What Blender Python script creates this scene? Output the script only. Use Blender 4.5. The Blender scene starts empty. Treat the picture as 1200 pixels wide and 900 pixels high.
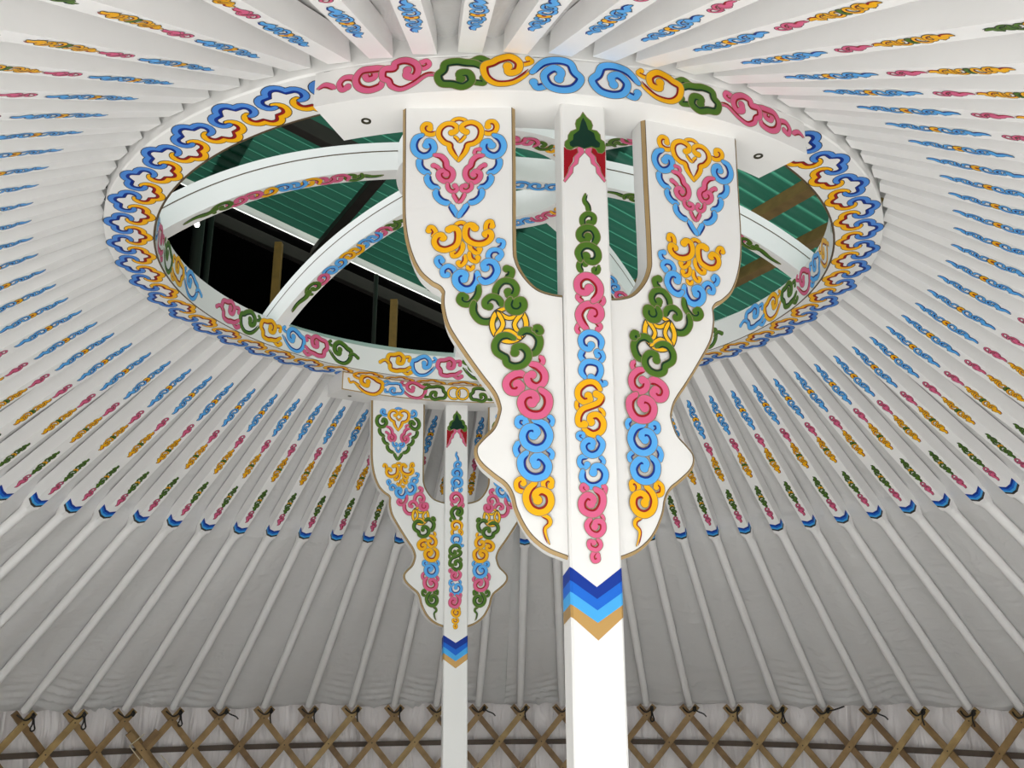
DATA={"wing":[["h","G",0.0067,[[0.2739,2.7912],[0.2669,2.7994],[0.2574,2.8021],[0.2467,2.7992],[0.2399,2.7909]],""],["h","G",0.00872,[[0.3043,2.7686],[0.3161,2.7655],[0.328,2.7705],[0.3323,2.7808],[0.3273,2.789],[0.3189,2.7875],[0.318,2.7787]],"b"],["h","G",0.00872,[[0.2073,2.7693],[0.1942,2.7664],[0.1824,2.7724],[0.1796,2.7847],[0.186,2.7939],[0.1955,2.7924],[0.1971,2.783]],"b"],["g","G",0.00561,[[0.2663,2.7595],[0.2603,2.7526],[0.2555,2.7457]],"n"],["g","G",0.0056,[[0.2438,2.7606],[0.2497,2.7525],[0.2555,2.7457]],"n"],["g","G",0.00919,[[0.2723,2.7683],[0.2653,2.771],[0.2626,2.7801],[0.2703,2.7884],[0.2845,2.7886],[0.2962,2.7776],[0.2978,2.7612],[0.2873,2.746],[0.2759,2.7399],[0.2746,2.7309],[0.268,2.7173],[0.2572,2.701]],"a"],["g","G",0.00921,[[0.242,2.7697],[0.2492,2.7744],[0.2507,2.7827],[0.243,2.7895],[0.2299,2.7922],[0.2168,2.7851],[0.2113,2.7713],[0.2154,2.7535],[0.226,2.7432],[0.2384,2.7395],[0.2411,2.7306],[0.2469,2.7171],[0.2572,2.701]],"a"],["c","B",0.01053,[[0.3371,2.7064],[0.3367,2.691],[0.3294,2.6789],[0.3163,2.6721]],"n"],["c","B",0.01044,[[0.3202,2.6668],[0.319,2.6548],[0.311,2.6428],[0.297,2.6374]],""],["c","B",0.01035,[[0.3022,2.6322],[0.3001,2.619],[0.2895,2.6071],[0.2744,2.6023]],""],["c","B",0.00932,[[0.2708,2.5978],[0.2672,2.5887],[0.2559,2.5704]],"R"],["c","B",0.01051,[[0.1741,2.7056],[0.1741,2.6908],[0.1822,2.6775],[0.1962,2.6718]],""],["c","B",0.01042,[[0.191,2.6656],[0.1919,2.6536],[0.2007,2.6418],[0.2146,2.6374]],""],["c","B",0.01034,[[0.2088,2.6326],[0.211,2.6182],[0.2213,2.607],[0.2351,2.6027]],""],["c","B",0.00931,[[0.2385,2.5988],[0.2442,2.5872],[0.2559,2.5704]],"R"],["c","B",0.01112,[[0.3333,2.7629],[0.3449,2.7553],[0.3501,2.7385],[0.345,2.7221],[0.3314,2.7133],[0.3174,2.717],[0.3094,2.7299],[0.3125,2.7435],[0.3211,2.7469],[0.3237,2.7387]],"b"],["c","B",0.01111,[[0.1848,2.7614],[0.1718,2.7531],[0.1654,2.7367],[0.1701,2.7204],[0.1823,2.7124],[0.1959,2.7166],[0.2051,2.7283],[0.204,2.7419],[0.1953,2.7451],[0.1889,2.7369]],"b"],["k","P",0.00753,[[0.3081,2.6899],[0.3003,2.6853],[0.2931,2.6753]],"a"],["k","P",0.00947,[[0.3067,2.715],[0.2937,2.7113],[0.2842,2.6999],[0.2816,2.6865],[0.2721,2.6784],[0.2689,2.6677],[0.2741,2.6557],[0.2857,2.654],[0.2952,2.6626],[0.2954,2.6732],[0.2861,2.6772],[0.2825,2.6699]],"b"],["m","P",0.00693,[[0.2793,2.6478],[0.276,2.6346],[0.2667,2.6284],[0.2598,2.6344],[0.2639,2.6424]],"b"],["m","P",0.00641,[[0.2666,2.6226],[0.2606,2.6108],[0.2552,2.6029]],""],["k","P",0.00752,[[0.2037,2.6898],[0.2114,2.6845],[0.2184,2.6746]],"a"],["k","P",0.00607,[[0.2141,2.7276],[0.2223,2.725],[0.2245,2.7155]],"a"],["k","P",0.00946,[[0.2069,2.7127],[0.2186,2.7101],[0.2279,2.7007],[0.2313,2.6887],[0.2394,2.6807],[0.2416,2.6674],[0.2357,2.6554],[0.224,2.6513],[0.2148,2.6592],[0.2137,2.6698],[0.2219,2.6747],[0.226,2.6686]],"b"],["m","P",0.00694,[[0.2309,2.6482],[0.2308,2.6368],[0.2389,2.6298],[0.2482,2.6317],[0.249,2.6396],[0.2425,2.6422]],"b"],["m","P",0.00641,[[0.2434,2.6237],[0.2491,2.6107],[0.2552,2.6029]],""],["p","G",0.0073,[[0.262,2.5486],[0.2564,2.5549],[0.2484,2.5567],[0.2403,2.5522]],""],["p","G",0.00862,[[0.2479,2.5127],[0.2477,2.4987],[0.2555,2.4862],[0.2645,2.4837],[0.2657,2.49]],"b"],["p","G",0.00761,[[0.2407,2.4835],[0.2417,2.471],[0.2495,2.4623],[0.2534,2.4673]],"b"],["p","G",0.00665,[[0.237,2.4597],[0.2302,2.4534],[0.2235,2.4608]],""],["p","G",0.00814,[[0.2319,2.5113],[0.2284,2.4973],[0.217,2.4896],[0.2125,2.4972]],"b"],["p","G",0.00763,[[0.2328,2.4898],[0.2293,2.4759],[0.2191,2.4708],[0.2157,2.4783]],"b"],["p","G",0.00826,[[0.3062,2.5272],[0.3019,2.5361],[0.3066,2.5451],[0.3124,2.5464],[0.3145,2.54]],"b"],["p","G",0.00827,[[0.1963,2.5339],[0.1991,2.5454],[0.1968,2.5557],[0.19,2.5582],[0.1877,2.5492]],"b"],["p","G",0.01008,[[0.2741,2.5417],[0.2677,2.5453],[0.2585,2.5408],[0.2556,2.5306],[0.257,2.514],[0.2637,2.5039],[0.2806,2.497],[0.2955,2.5017],[0.3019,2.5144],[0.2982,2.5258],[0.2892,2.5291],[0.2856,2.5232]],"ab"],["p","G",0.01011,[[0.2219,2.5444],[0.2277,2.5508],[0.2369,2.5483],[0.2406,2.5343],[0.2366,2.5202],[0.2239,2.5112],[0.208,2.5098],[0.1955,2.516],[0.1899,2.5262],[0.1933,2.5351],[0.2002,2.5309]],"ab"],["b","B",0.00812,[[0.2878,2.4576],[0.2947,2.4651],[0.2972,2.4739],[0.2916,2.4789],[0.287,2.4726]],"b"],["b","B",0.00855,[[0.2594,2.4412],[0.264,2.4536],[0.2743,2.46],[0.2843,2.4526],[0.283,2.4414],[0.2762,2.4413]],"b"],["b","B",0.01178,[[0.2166,2.4458],[0.2165,2.4284],[0.2265,2.4125],[0.2421,2.4101],[0.2557,2.4213],[0.2582,2.4362],[0.2504,2.4448],[0.2413,2.441],[0.2435,2.4324]],"b"],["b","B",0.0077,[[0.1762,2.4969],[0.1671,2.5031],[0.1659,2.5132],[0.1739,2.5159]],"b"],["b","B",0.00863,[[0.1908,2.4731],[0.1943,2.4831],[0.1886,2.4932],[0.1762,2.4943],[0.1693,2.4855],[0.175,2.4767]],"b"],["b","B",0.01095,[[0.212,2.4321],[0.2008,2.4258],[0.1873,2.4319],[0.1783,2.448],[0.1829,2.4642],[0.1942,2.4693],[0.2032,2.4631],[0.2009,2.4556]],"b"],["u","N",0.00979,[[0.213,2.4161],[0.2162,2.3964],[0.2295,2.3794],[0.2429,2.3783],[0.2508,2.3869],[0.2464,2.3967],[0.2397,2.3917]],"b"],["u","N",0.01063,[[0.2228,2.3818],[0.2226,2.36],[0.2103,2.343],[0.1926,2.3404],[0.1771,2.3499]],""],["o","O",0.00823,[[0.1538,2.3703],[0.13,2.3593],[0.1207,2.3339],[0.1303,2.3086],[0.1539,2.2983],[0.1775,2.309],[0.187,2.3344],[0.1775,2.3596],[0.1538,2.3703]],"n"],["o","O",0.00694,[[0.1771,2.3608],[0.1538,2.3469],[0.1283,2.3568]],"n"],["o","O",0.00691,[[0.1283,2.358],[0.1435,2.3329],[0.1286,2.3077]],"n"],["o","O",0.00689,[[0.1319,2.3041],[0.155,2.3205],[0.177,2.3092]],"n"],["o","O",0.00692,[[0.1792,2.3104],[0.1656,2.3342],[0.176,2.3596]],"n"],["u","N",0.01043,[[0.1592,2.4329],[0.1514,2.4378],[0.1495,2.449],[0.1581,2.4533]],"b"],["u","N",0.01033,[[0.1805,2.3913],[0.1783,2.4109],[0.166,2.4256],[0.1491,2.4242],[0.1402,2.4106],[0.1448,2.3959],[0.1537,2.3959],[0.1559,2.4033]],"b"],["u","N",0.01027,[[0.1682,2.3741],[0.1749,2.3876],[0.1883,2.3925],[0.1994,2.3841],[0.1994,2.3743],[0.1927,2.3719]],"b"],["u","N",0.01116,[[0.1515,2.3886],[0.1549,2.374],[0.1482,2.363],[0.1349,2.3617],[0.126,2.3713],[0.1281,2.3835],[0.137,2.3836],[0.1393,2.3763]],"b"],["v","N",0.01142,[[0.1329,2.3148],[0.1197,2.3207],[0.1043,2.3146],[0.0957,2.2991],[0.1003,2.2802],[0.1124,2.2697]],""],["v","N",0.0115,[[0.1053,2.3225],[0.0976,2.3253],[0.0954,2.3193]],"b"],["w","P",0.00814,[[0.0939,2.266],[0.09,2.2578],[0.093,2.2497]],""],["w","P",0.01226,[[0.1247,2.2289],[0.1378,2.2302],[0.153,2.2222],[0.1585,2.2095],[0.152,2.1968],[0.139,2.1956],[0.1325,2.2047],[0.1379,2.2105]],"b"],["w","P",0.01116,[[0.1137,2.2521],[0.0985,2.245],[0.0878,2.231],[0.0891,2.2148],[0.1011,2.2057],[0.114,2.2115],[0.1183,2.2242],[0.1106,2.2288]],"b"],["v","N",0.01085,[[0.144,2.3042],[0.1572,2.3102],[0.1715,2.3068],[0.1803,2.2926],[0.1781,2.2772],[0.166,2.2677],[0.1606,2.2642],[0.1573,2.2524],[0.1442,2.2465],[0.129,2.2499],[0.119,2.2615],[0.1189,2.2756],[0.1287,2.2863],[0.1419,2.2852],[0.143,2.2746]],"b"],["x","B",0.0079,[[0.0803,2.1462],[0.0736,2.1372],[0.0774,2.126]],""],["x","B",0.00879,[[0.1308,2.1241],[0.1383,2.1308],[0.1361,2.141],[0.1264,2.1409],[0.1233,2.133]],"b"],["y","B",0.0091,[[0.1353,2.0951],[0.1417,2.0818],[0.1365,2.0664]],""],["y","B",0.00777,[[0.0834,2.0815],[0.075,2.0726],[0.0784,2.0617]],""],["z","G",0.00767,[[0.1274,2.0],[0.1389,2.0055],[0.1399,2.0184],[0.1314,2.0238],[0.1283,2.0162]],"b"],["z","G",0.00768,[[0.0886,2.0052],[0.0906,2.016],[0.0842,2.0235],[0.0769,2.0202],[0.0781,2.0105]],"b"],["z","G",0.00625,[[0.0945,1.9561],[0.0832,1.9497],[0.0812,1.9402],[0.0892,1.9308],[0.0877,1.9182],[0.0818,1.9025]],"t"],["z","G",0.01093,[[0.1063,2.0171],[0.118,2.0032],[0.1223,1.9882],[0.1162,1.9711],[0.1017,1.9625],[0.0871,1.9667],[0.0796,1.9794],[0.0825,1.9944],[0.095,2.0009],[0.1055,1.9945],[0.1025,1.9838]],"b"],["y","B",0.01155,[[0.1216,2.0751],[0.1312,2.062],[0.1303,2.0444],[0.1198,2.0313],[0.1041,2.0269],[0.0883,2.0333],[0.0828,2.0485],[0.09,2.0617],[0.1005,2.0673],[0.109,2.0607],[0.1049,2.0519]],"b"],["x","B",0.01172,[[0.1083,2.1385],[0.0891,2.1283],[0.0798,2.1081],[0.0875,2.0893],[0.1046,2.0827],[0.1215,2.0906],[0.1277,2.1062],[0.1212,2.1206],[0.1084,2.1228],[0.1032,2.1138],[0.1086,2.1083]],"b"],["w","P",0.01236,[[0.0947,2.1987],[0.0819,2.1849],[0.0811,2.1666],[0.092,2.1508],[0.1103,2.1487],[0.1252,2.1578],[0.1305,2.1738],[0.124,2.1863],[0.111,2.1896],[0.1046,2.1805],[0.1111,2.1725]],"b"]],"post":[["a","N",0.00802,[[0.0003,2.6186],[-0.0025,2.604],[0.0044,2.5916],[0.0064,2.5775]],"s"],["a","N",0.00898,[[-0.0064,2.5443],[-0.0071,2.5622],[0.0039,2.5729],[0.0157,2.5687],[0.0146,2.5563],[0.0064,2.553]],"b"],["a","N",0.01134,[[0.015,2.5053],[0.0208,2.5235],[0.0136,2.5388],[-0.0006,2.541],[-0.0127,2.5311],[-0.013,2.5183],[-0.0025,2.5128],[0.0032,2.5221]],"b"],["a","N",0.00873,[[-0.0126,2.4432],[-0.017,2.4553],[-0.012,2.4656],[-0.0051,2.4612]],"b"],["a","N",0.00727,[[0.0146,2.4539],[0.0132,2.4456],[0.0202,2.4456],[0.0235,2.4582]],""],["a","N",0.01128,[[-0.0143,2.468],[-0.0174,2.4852],[-0.0088,2.4985],[0.0054,2.5016],[0.0193,2.493],[0.0217,2.4781],[0.0139,2.468],[0.0022,2.4692],[-0.0023,2.4788]],"b"],["b1","P",0.00808,[[-0.012,2.3783],[-0.021,2.3875],[-0.015,2.3964]],""],["b1","P",0.00813,[[0.0268,2.393],[0.0299,2.3823],[0.0214,2.372]],""],["b2","P",0.00701,[[-0.0189,2.3334],[-0.0249,2.3211],[-0.0206,2.3119]],""],["b2","P",0.00754,[[0.0146,2.3378],[0.0224,2.3287],[0.0176,2.3224]],"b"],["b2","P",0.01189,[[-0.0043,2.3199],[-0.0154,2.336],[-0.0195,2.3525],[-0.0099,2.3688],[0.0064,2.3735],[0.0201,2.3671],[0.0231,2.3528],[0.0147,2.3426],[0.0045,2.3468],[0.0082,2.3554]],"b"],["b1","P",0.01204,[[0.0089,2.3809],[0.0215,2.3964],[0.0221,2.416],[0.0081,2.4318],[-0.0082,2.4332],[-0.0202,2.4205],[-0.0183,2.4035],[-0.0056,2.3999],[0.0023,2.4085]],"b"],["c1","B",0.00923,[[-0.0135,2.2769],[-0.0183,2.2649],[-0.0118,2.2547]],""],["c1","B",0.00744,[[0.0188,2.254],[0.026,2.2649],[0.0207,2.2764],[0.0126,2.2748],[0.0147,2.2678]],"b"],["c1","B",0.00978,[[0.0221,2.2835],[0.0226,2.3001],[0.0115,2.3113],[-0.0045,2.3128],[-0.0163,2.3014],[-0.0144,2.2862],[-0.0031,2.281],[0.0028,2.2884]],"b"],["c2","B",0.00778,[[0.0155,2.219],[0.0219,2.209],[0.0277,2.2115]],"b"],["c2","B",0.00969,[[-0.0116,2.2211],[-0.018,2.2347],[-0.0108,2.2501],[0.0029,2.2532],[0.0164,2.2481],[0.0193,2.2343],[0.011,2.22],[0.0008,2.2218]],"b"],["d","G",0.00674,[[-0.0274,2.1735],[-0.0288,2.1622],[-0.0223,2.1546]],""],["d","G",0.00676,[[0.0158,2.1596],[0.0223,2.1508],[0.0175,2.1416]],""],["d","G",0.00993,[[0.0182,2.1984],[0.0062,2.2105],[-0.0096,2.2097],[-0.0234,2.1976],[-0.0249,2.1827],[-0.0151,2.173],[-0.0038,2.1769],[-0.0058,2.1848]],"b"],["d","G",0.01032,[[-0.0165,2.119],[0.0009,2.1096],[0.0167,2.1169],[0.0206,2.1328],[0.0109,2.1458],[-0.0014,2.1431],[-0.0028,2.1329]],"b"],["d","G",0.00943,[[0.01,2.1889],[0.0199,2.1825],[0.0139,2.1709],[-0.002,2.1634],[-0.0178,2.1559],[-0.0259,2.142],[-0.0252,2.1286],[-0.0152,2.1279]],"ab"],["e1","B",0.0062,[[-0.0204,2.0966],[-0.028,2.1019],[-0.0268,2.1086],[-0.019,2.1089],[-0.0181,2.1022]],"b"],["e2","B",0.00786,[[-0.0114,2.0651],[-0.0235,2.0624],[-0.026,2.0515],[-0.0185,2.0441],[-0.0118,2.0498]],"b"],["e2","B",0.00704,[[0.0128,2.0659],[0.0192,2.0574],[0.0145,2.0485]],""],["e2","B",0.01002,[[-0.0209,2.0375],[-0.0213,2.0224],[-0.0107,2.0109],[0.0045,2.0102],[0.0179,2.0193],[0.0217,2.0345],[0.0133,2.0462],[0.0023,2.0448],[-0.0009,2.0349]],"b"],["e1","B",0.00968,[[0.0107,2.1033],[0.0181,2.0903],[0.0109,2.0746],[-0.0025,2.0687],[-0.0144,2.0748],[-0.0174,2.0868],[-0.0094,2.0959],[-0.0007,2.0929],[-0.0031,2.0851]],"b"],["f1","P",0.00606,[[-0.0176,1.9978],[-0.0239,2.004],[-0.0205,2.0106],[-0.0141,2.0054]],"b"],["f1","P",0.00739,[[0.0171,1.9934],[0.0208,2.0053],[0.0165,2.0095]],""],["f","P",0.00513,[[0.0115,1.9561],[0.0156,1.9488],[0.0132,1.9424]],""],["f","P",0.00627,[[-0.0014,1.8879],[-0.007,1.8796],[-0.004,1.8714],[0.0035,1.8736],[0.0027,1.8818]],"b"],["f","P",0.00673,[[0.0036,1.9108],[0.0087,1.9005],[0.0009,1.8921],[-0.0107,1.896],[-0.0115,1.9053],[-0.0041,1.9044]],"b"],["f","P",0.00851,[[-0.0082,1.9482],[-0.015,1.9354],[-0.0089,1.923],[0.0039,1.9191],[0.0138,1.9277],[0.0132,1.9403],[0.0024,1.9421],[-0.0011,1.9337]],"b"],["f1","P",0.01068,[[0.0021,2.0037],[0.0138,1.9933],[0.0143,1.9763],[0.0052,1.9612],[-0.0079,1.9577],[-0.0217,1.9647],[-0.0235,1.9795],[-0.0135,1.9904],[-0.0028,1.9843],[-0.0074,1.9757]],"b"]],"lotus":[["S",[[-0.043,2.7248],[-0.0347,2.7189],[-0.0237,2.72],[-0.0151,2.7248],[-0.0124,2.7143],[-0.0229,2.7026],[-0.0244,2.6917],[-0.0331,2.6776],[-0.0371,2.6613],[-0.0445,2.6501]]],["S",[[0.0441,2.6581],[0.0371,2.6681],[0.034,2.6838],[0.0258,2.6965],[0.0249,2.7071],[0.015,2.717],[0.0182,2.7281],[0.0267,2.7249],[0.0378,2.7259],[0.0467,2.7336]]],["P",[[-0.015,2.7276],[-0.0028,2.7293],[0.0013,2.7156],[-0.0108,2.701],[-0.0136,2.6874],[-0.0234,2.6785],[-0.025,2.6651],[-0.0423,2.6411],[-0.0458,2.6447],[-0.0358,2.6641],[-0.0319,2.6777],[-0.0219,2.692],[-0.0216,2.704],[-0.0124,2.7143]]],["P",[[0.015,2.717],[0.0238,2.7084],[0.0234,2.6962],[0.0328,2.6837],[0.036,2.6707],[0.0451,2.6529],[0.0414,2.6486],[0.025,2.6697],[0.0242,2.6829],[0.0147,2.6901],[0.0126,2.7033],[0.0013,2.7156],[0.0061,2.7302],[0.0183,2.7308]]],["N",[[-0.0001,2.8126],[0.0078,2.801],[0.0174,2.7923],[0.0208,2.7816],[0.018,2.7717],[0.0291,2.7701],[0.0362,2.7612],[0.0371,2.7504],[0.0443,2.7456],[0.0469,2.7336],[0.0448,2.7225],[0.0385,2.7165],[0.0299,2.7171],[0.0253,2.7261],[0.0168,2.7293],[0.0007,2.7237],[-0.0101,2.728],[-0.02,2.7244],[-0.0286,2.7181],[-0.0371,2.72],[-0.0417,2.7276],[-0.0403,2.7372],[-0.0341,2.7433],[-0.0334,2.7528],[-0.0276,2.763],[-0.0152,2.7697],[-0.0174,2.7818],[-0.0147,2.7917],[-0.0058,2.8009]]],["D",[[0.0003,2.7988],[0.0061,2.787],[0.0106,2.7709],[0.0227,2.764],[0.026,2.7492],[0.0356,2.7407],[0.034,2.731],[0.0266,2.7289],[0.0169,2.732],[0.0008,2.725],[-0.015,2.7289],[-0.0236,2.7254],[-0.0296,2.7288],[-0.0306,2.7368],[-0.0232,2.743],[-0.0217,2.7554],[-0.0091,2.7676],[-0.0064,2.7802],[-0.0036,2.7915]]]],"beam":[["a","P",0.00951,[[-0.5787,-0.0392],[-0.5603,-0.0341],[-0.5371,-0.0455]],"s"],["a","P",0.01038,[[-0.4859,-0.0477],[-0.4964,-0.0292],[-0.5161,-0.0257],[-0.5267,-0.038],[-0.5195,-0.0524],[-0.5075,-0.0483]],"b"],["b","P",0.01112,[[-0.4506,-0.0164],[-0.4485,-0.0325],[-0.4626,-0.0357],[-0.4693,-0.0241]],"b"],["b","P",0.01217,[[-0.4257,-0.0147],[-0.4517,-0.0136],[-0.4778,-0.0149],[-0.4889,-0.0341],[-0.4808,-0.0538],[-0.459,-0.0634],[-0.4357,-0.0578],[-0.4307,-0.0444]],""],["c","P",0.00881,[[-0.3564,-0.0172],[-0.3426,-0.0236],[-0.3315,-0.0167],[-0.3362,-0.0074],[-0.3475,-0.0101]],"b"],["c","P",0.01195,[[-0.3151,-0.0439],[-0.3354,-0.0425],[-0.362,-0.0609],[-0.389,-0.0711],[-0.4101,-0.061],[-0.4166,-0.0472],[-0.4295,-0.0378],[-0.427,-0.0187],[-0.4056,-0.0183],[-0.4028,-0.006],[-0.3821,-0.0015],[-0.3611,-0.0115],[-0.3548,-0.0278],[-0.3625,-0.0427],[-0.3786,-0.0385],[-0.3768,-0.0257]],"bs"],["d","N",0.01067,[[-0.2417,-0.0144],[-0.2239,-0.0058],[-0.2096,-0.0127]],"ab"],["d","N",0.00957,[[-0.2435,-0.061],[-0.2279,-0.0644],[-0.2156,-0.0646],[-0.217,-0.0527]],"b"],["d","N",0.01253,[[-0.2126,-0.0304],[-0.2327,-0.0187],[-0.2551,-0.0156],[-0.273,-0.0123],[-0.2954,-0.0165],[-0.2996,-0.0319],[-0.3106,-0.0442],[-0.3035,-0.0627],[-0.2811,-0.0665],[-0.2589,-0.0725],[-0.2422,-0.06],[-0.2481,-0.0418],[-0.2659,-0.0413],[-0.2635,-0.0543]],"b"],["e","G",0.00779,[[-0.1436,-0.0168],[-0.1302,-0.0184],[-0.1159,-0.0114],[-0.1234,-0.0045]],"b"],["e","G",0.01258,[[-0.116,-0.0323],[-0.1349,-0.0513],[-0.1572,-0.065],[-0.1837,-0.0681],[-0.2014,-0.0605],[-0.2126,-0.045],[-0.214,-0.0242],[-0.1971,-0.0164],[-0.1838,-0.0084],[-0.1614,-0.0027],[-0.1436,-0.0153],[-0.146,-0.0336],[-0.1638,-0.0393],[-0.166,-0.0248]],"bs"],["f","B",0.01153,[[-0.0849,-0.0667],[-0.104,-0.0734],[-0.1122,-0.0615]],"b"],["f","B",0.01301,[[-0.1155,-0.0375],[-0.0913,-0.013],[-0.061,-0.0051],[-0.0356,-0.0104],[-0.0263,-0.0304],[-0.0133,-0.0464],[-0.029,-0.0688],[-0.0563,-0.0748],[-0.0801,-0.0663],[-0.0887,-0.0428],[-0.0704,-0.0254],[-0.0543,-0.0331],[-0.0588,-0.0495]],"b"]],"ring":[["a","B",0.015,[[-138.6905,1.1353],[-138.3969,1.1509],[-139.021,1.1694],[-140.1233,1.1772],[-141.3748,1.1876],[-142.3187,1.1814],[-142.3982,1.1678],[-143.5237,1.1655],[-144.4071,1.1508],[-144.4434,1.1324]],""],["b","G",0.015,[[-143.976,1.127],[-142.9171,1.135],[-142.121,1.1259],[-142.1887,1.1048],[-143.544,1.0944],[-144.0029,1.0769],[-145.4689,1.0728],[-146.7523,1.0879],[-148.1015,1.0967],[-148.9579,1.118],[-148.3232,1.1327],[-147.1779,1.1317]],""]],"wingL_out":[[0.3762,2.8344],[0.3723,2.6793],[0.3681,2.5707],[0.3547,2.4845],[0.3368,2.453],[0.3108,2.4248],[0.2937,2.4136],[0.2868,2.4062],[0.2877,2.3909],[0.2862,2.3695],[0.2755,2.3302],[0.2472,2.2824],[0.2139,2.2295],[0.1839,2.189],[0.1768,2.1689],[0.1768,2.1548],[0.1864,2.1266],[0.213,2.1044],[0.2213,2.0889],[0.2218,2.0768],[0.2152,2.0548],[0.1808,2.0219],[0.1872,2.036],[0.164,2.0164],[0.1525,1.9948],[0.1453,1.9648],[0.1289,1.931],[0.1105,1.9099],[0.084,1.889],[0.0515,1.8744]],"wingL_slot":[[0.1378,2.8319],[0.1367,2.6771],[0.1366,2.5206],[0.1343,2.4732],[0.1193,2.4413],[0.0977,2.417],[0.0727,2.4039],[0.051,2.3991]],"wingR_out":[[0.3771,2.8258],[0.372,2.6216],[0.3697,2.5732],[0.3614,2.526],[0.3432,2.4754],[0.3216,2.4461],[0.2892,2.4145],[0.2873,2.4001],[0.2875,2.4091],[0.2877,2.3836],[0.2832,2.3527],[0.2717,2.3237],[0.2482,2.2888],[0.2194,2.2467],[0.1941,2.2106],[0.1796,2.1784],[0.1751,2.1675],[0.1753,2.1489],[0.1851,2.1265],[0.2015,2.1094],[0.2174,2.0854],[0.2148,2.0646],[0.197,2.0407],[0.1711,2.0189],[0.1584,2.0092],[0.1523,1.989],[0.1409,1.9578],[0.1199,1.9201],[0.0952,1.8957],[0.0736,1.8801],[0.0516,1.8751]],"wingR_slot":[[0.1486,2.8249],[0.1438,2.6224],[0.1437,2.504],[0.1387,2.4724],[0.1257,2.4425],[0.128,2.4378],[0.1064,2.4121],[0.0833,2.4026],[0.0507,2.3964]],"fwing_out":[[0.3716,2.829],[0.3715,2.6723],[0.3645,2.5417],[0.3752,2.5968],[0.3635,2.5121],[0.3369,2.4657],[0.296,2.4239],[0.2862,2.4116],[0.2858,2.3806],[0.2719,2.3305],[0.2346,2.278],[0.2022,2.2278],[0.1807,2.1881],[0.1766,2.1479],[0.1998,2.1049],[0.2195,2.0716],[0.2176,2.0484],[0.1693,2.0078],[0.1496,1.9666],[0.1251,1.9211],[0.0913,1.885],[0.048,1.8626]],"fwing_slot":[[0.1354,2.8291],[0.1341,2.6128],[0.1344,2.5108],[0.1244,2.4628],[0.0979,2.427],[0.0455,2.4018]],"chev_front":[[1.8657,1.8247,1.8559],[1.8403,1.8036,1.8334],[1.8181,1.7837,1.8152],[1.7962,1.7619,1.793],[1.7754,1.7314,1.7691]],"chev_far":[[1.8401,1.812,1.8462],[1.8119,1.7861,1.8212],[1.795,1.7613,1.8008],[1.7725,1.7389,1.7726],[1.7501,1.711,1.7445]]}
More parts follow.
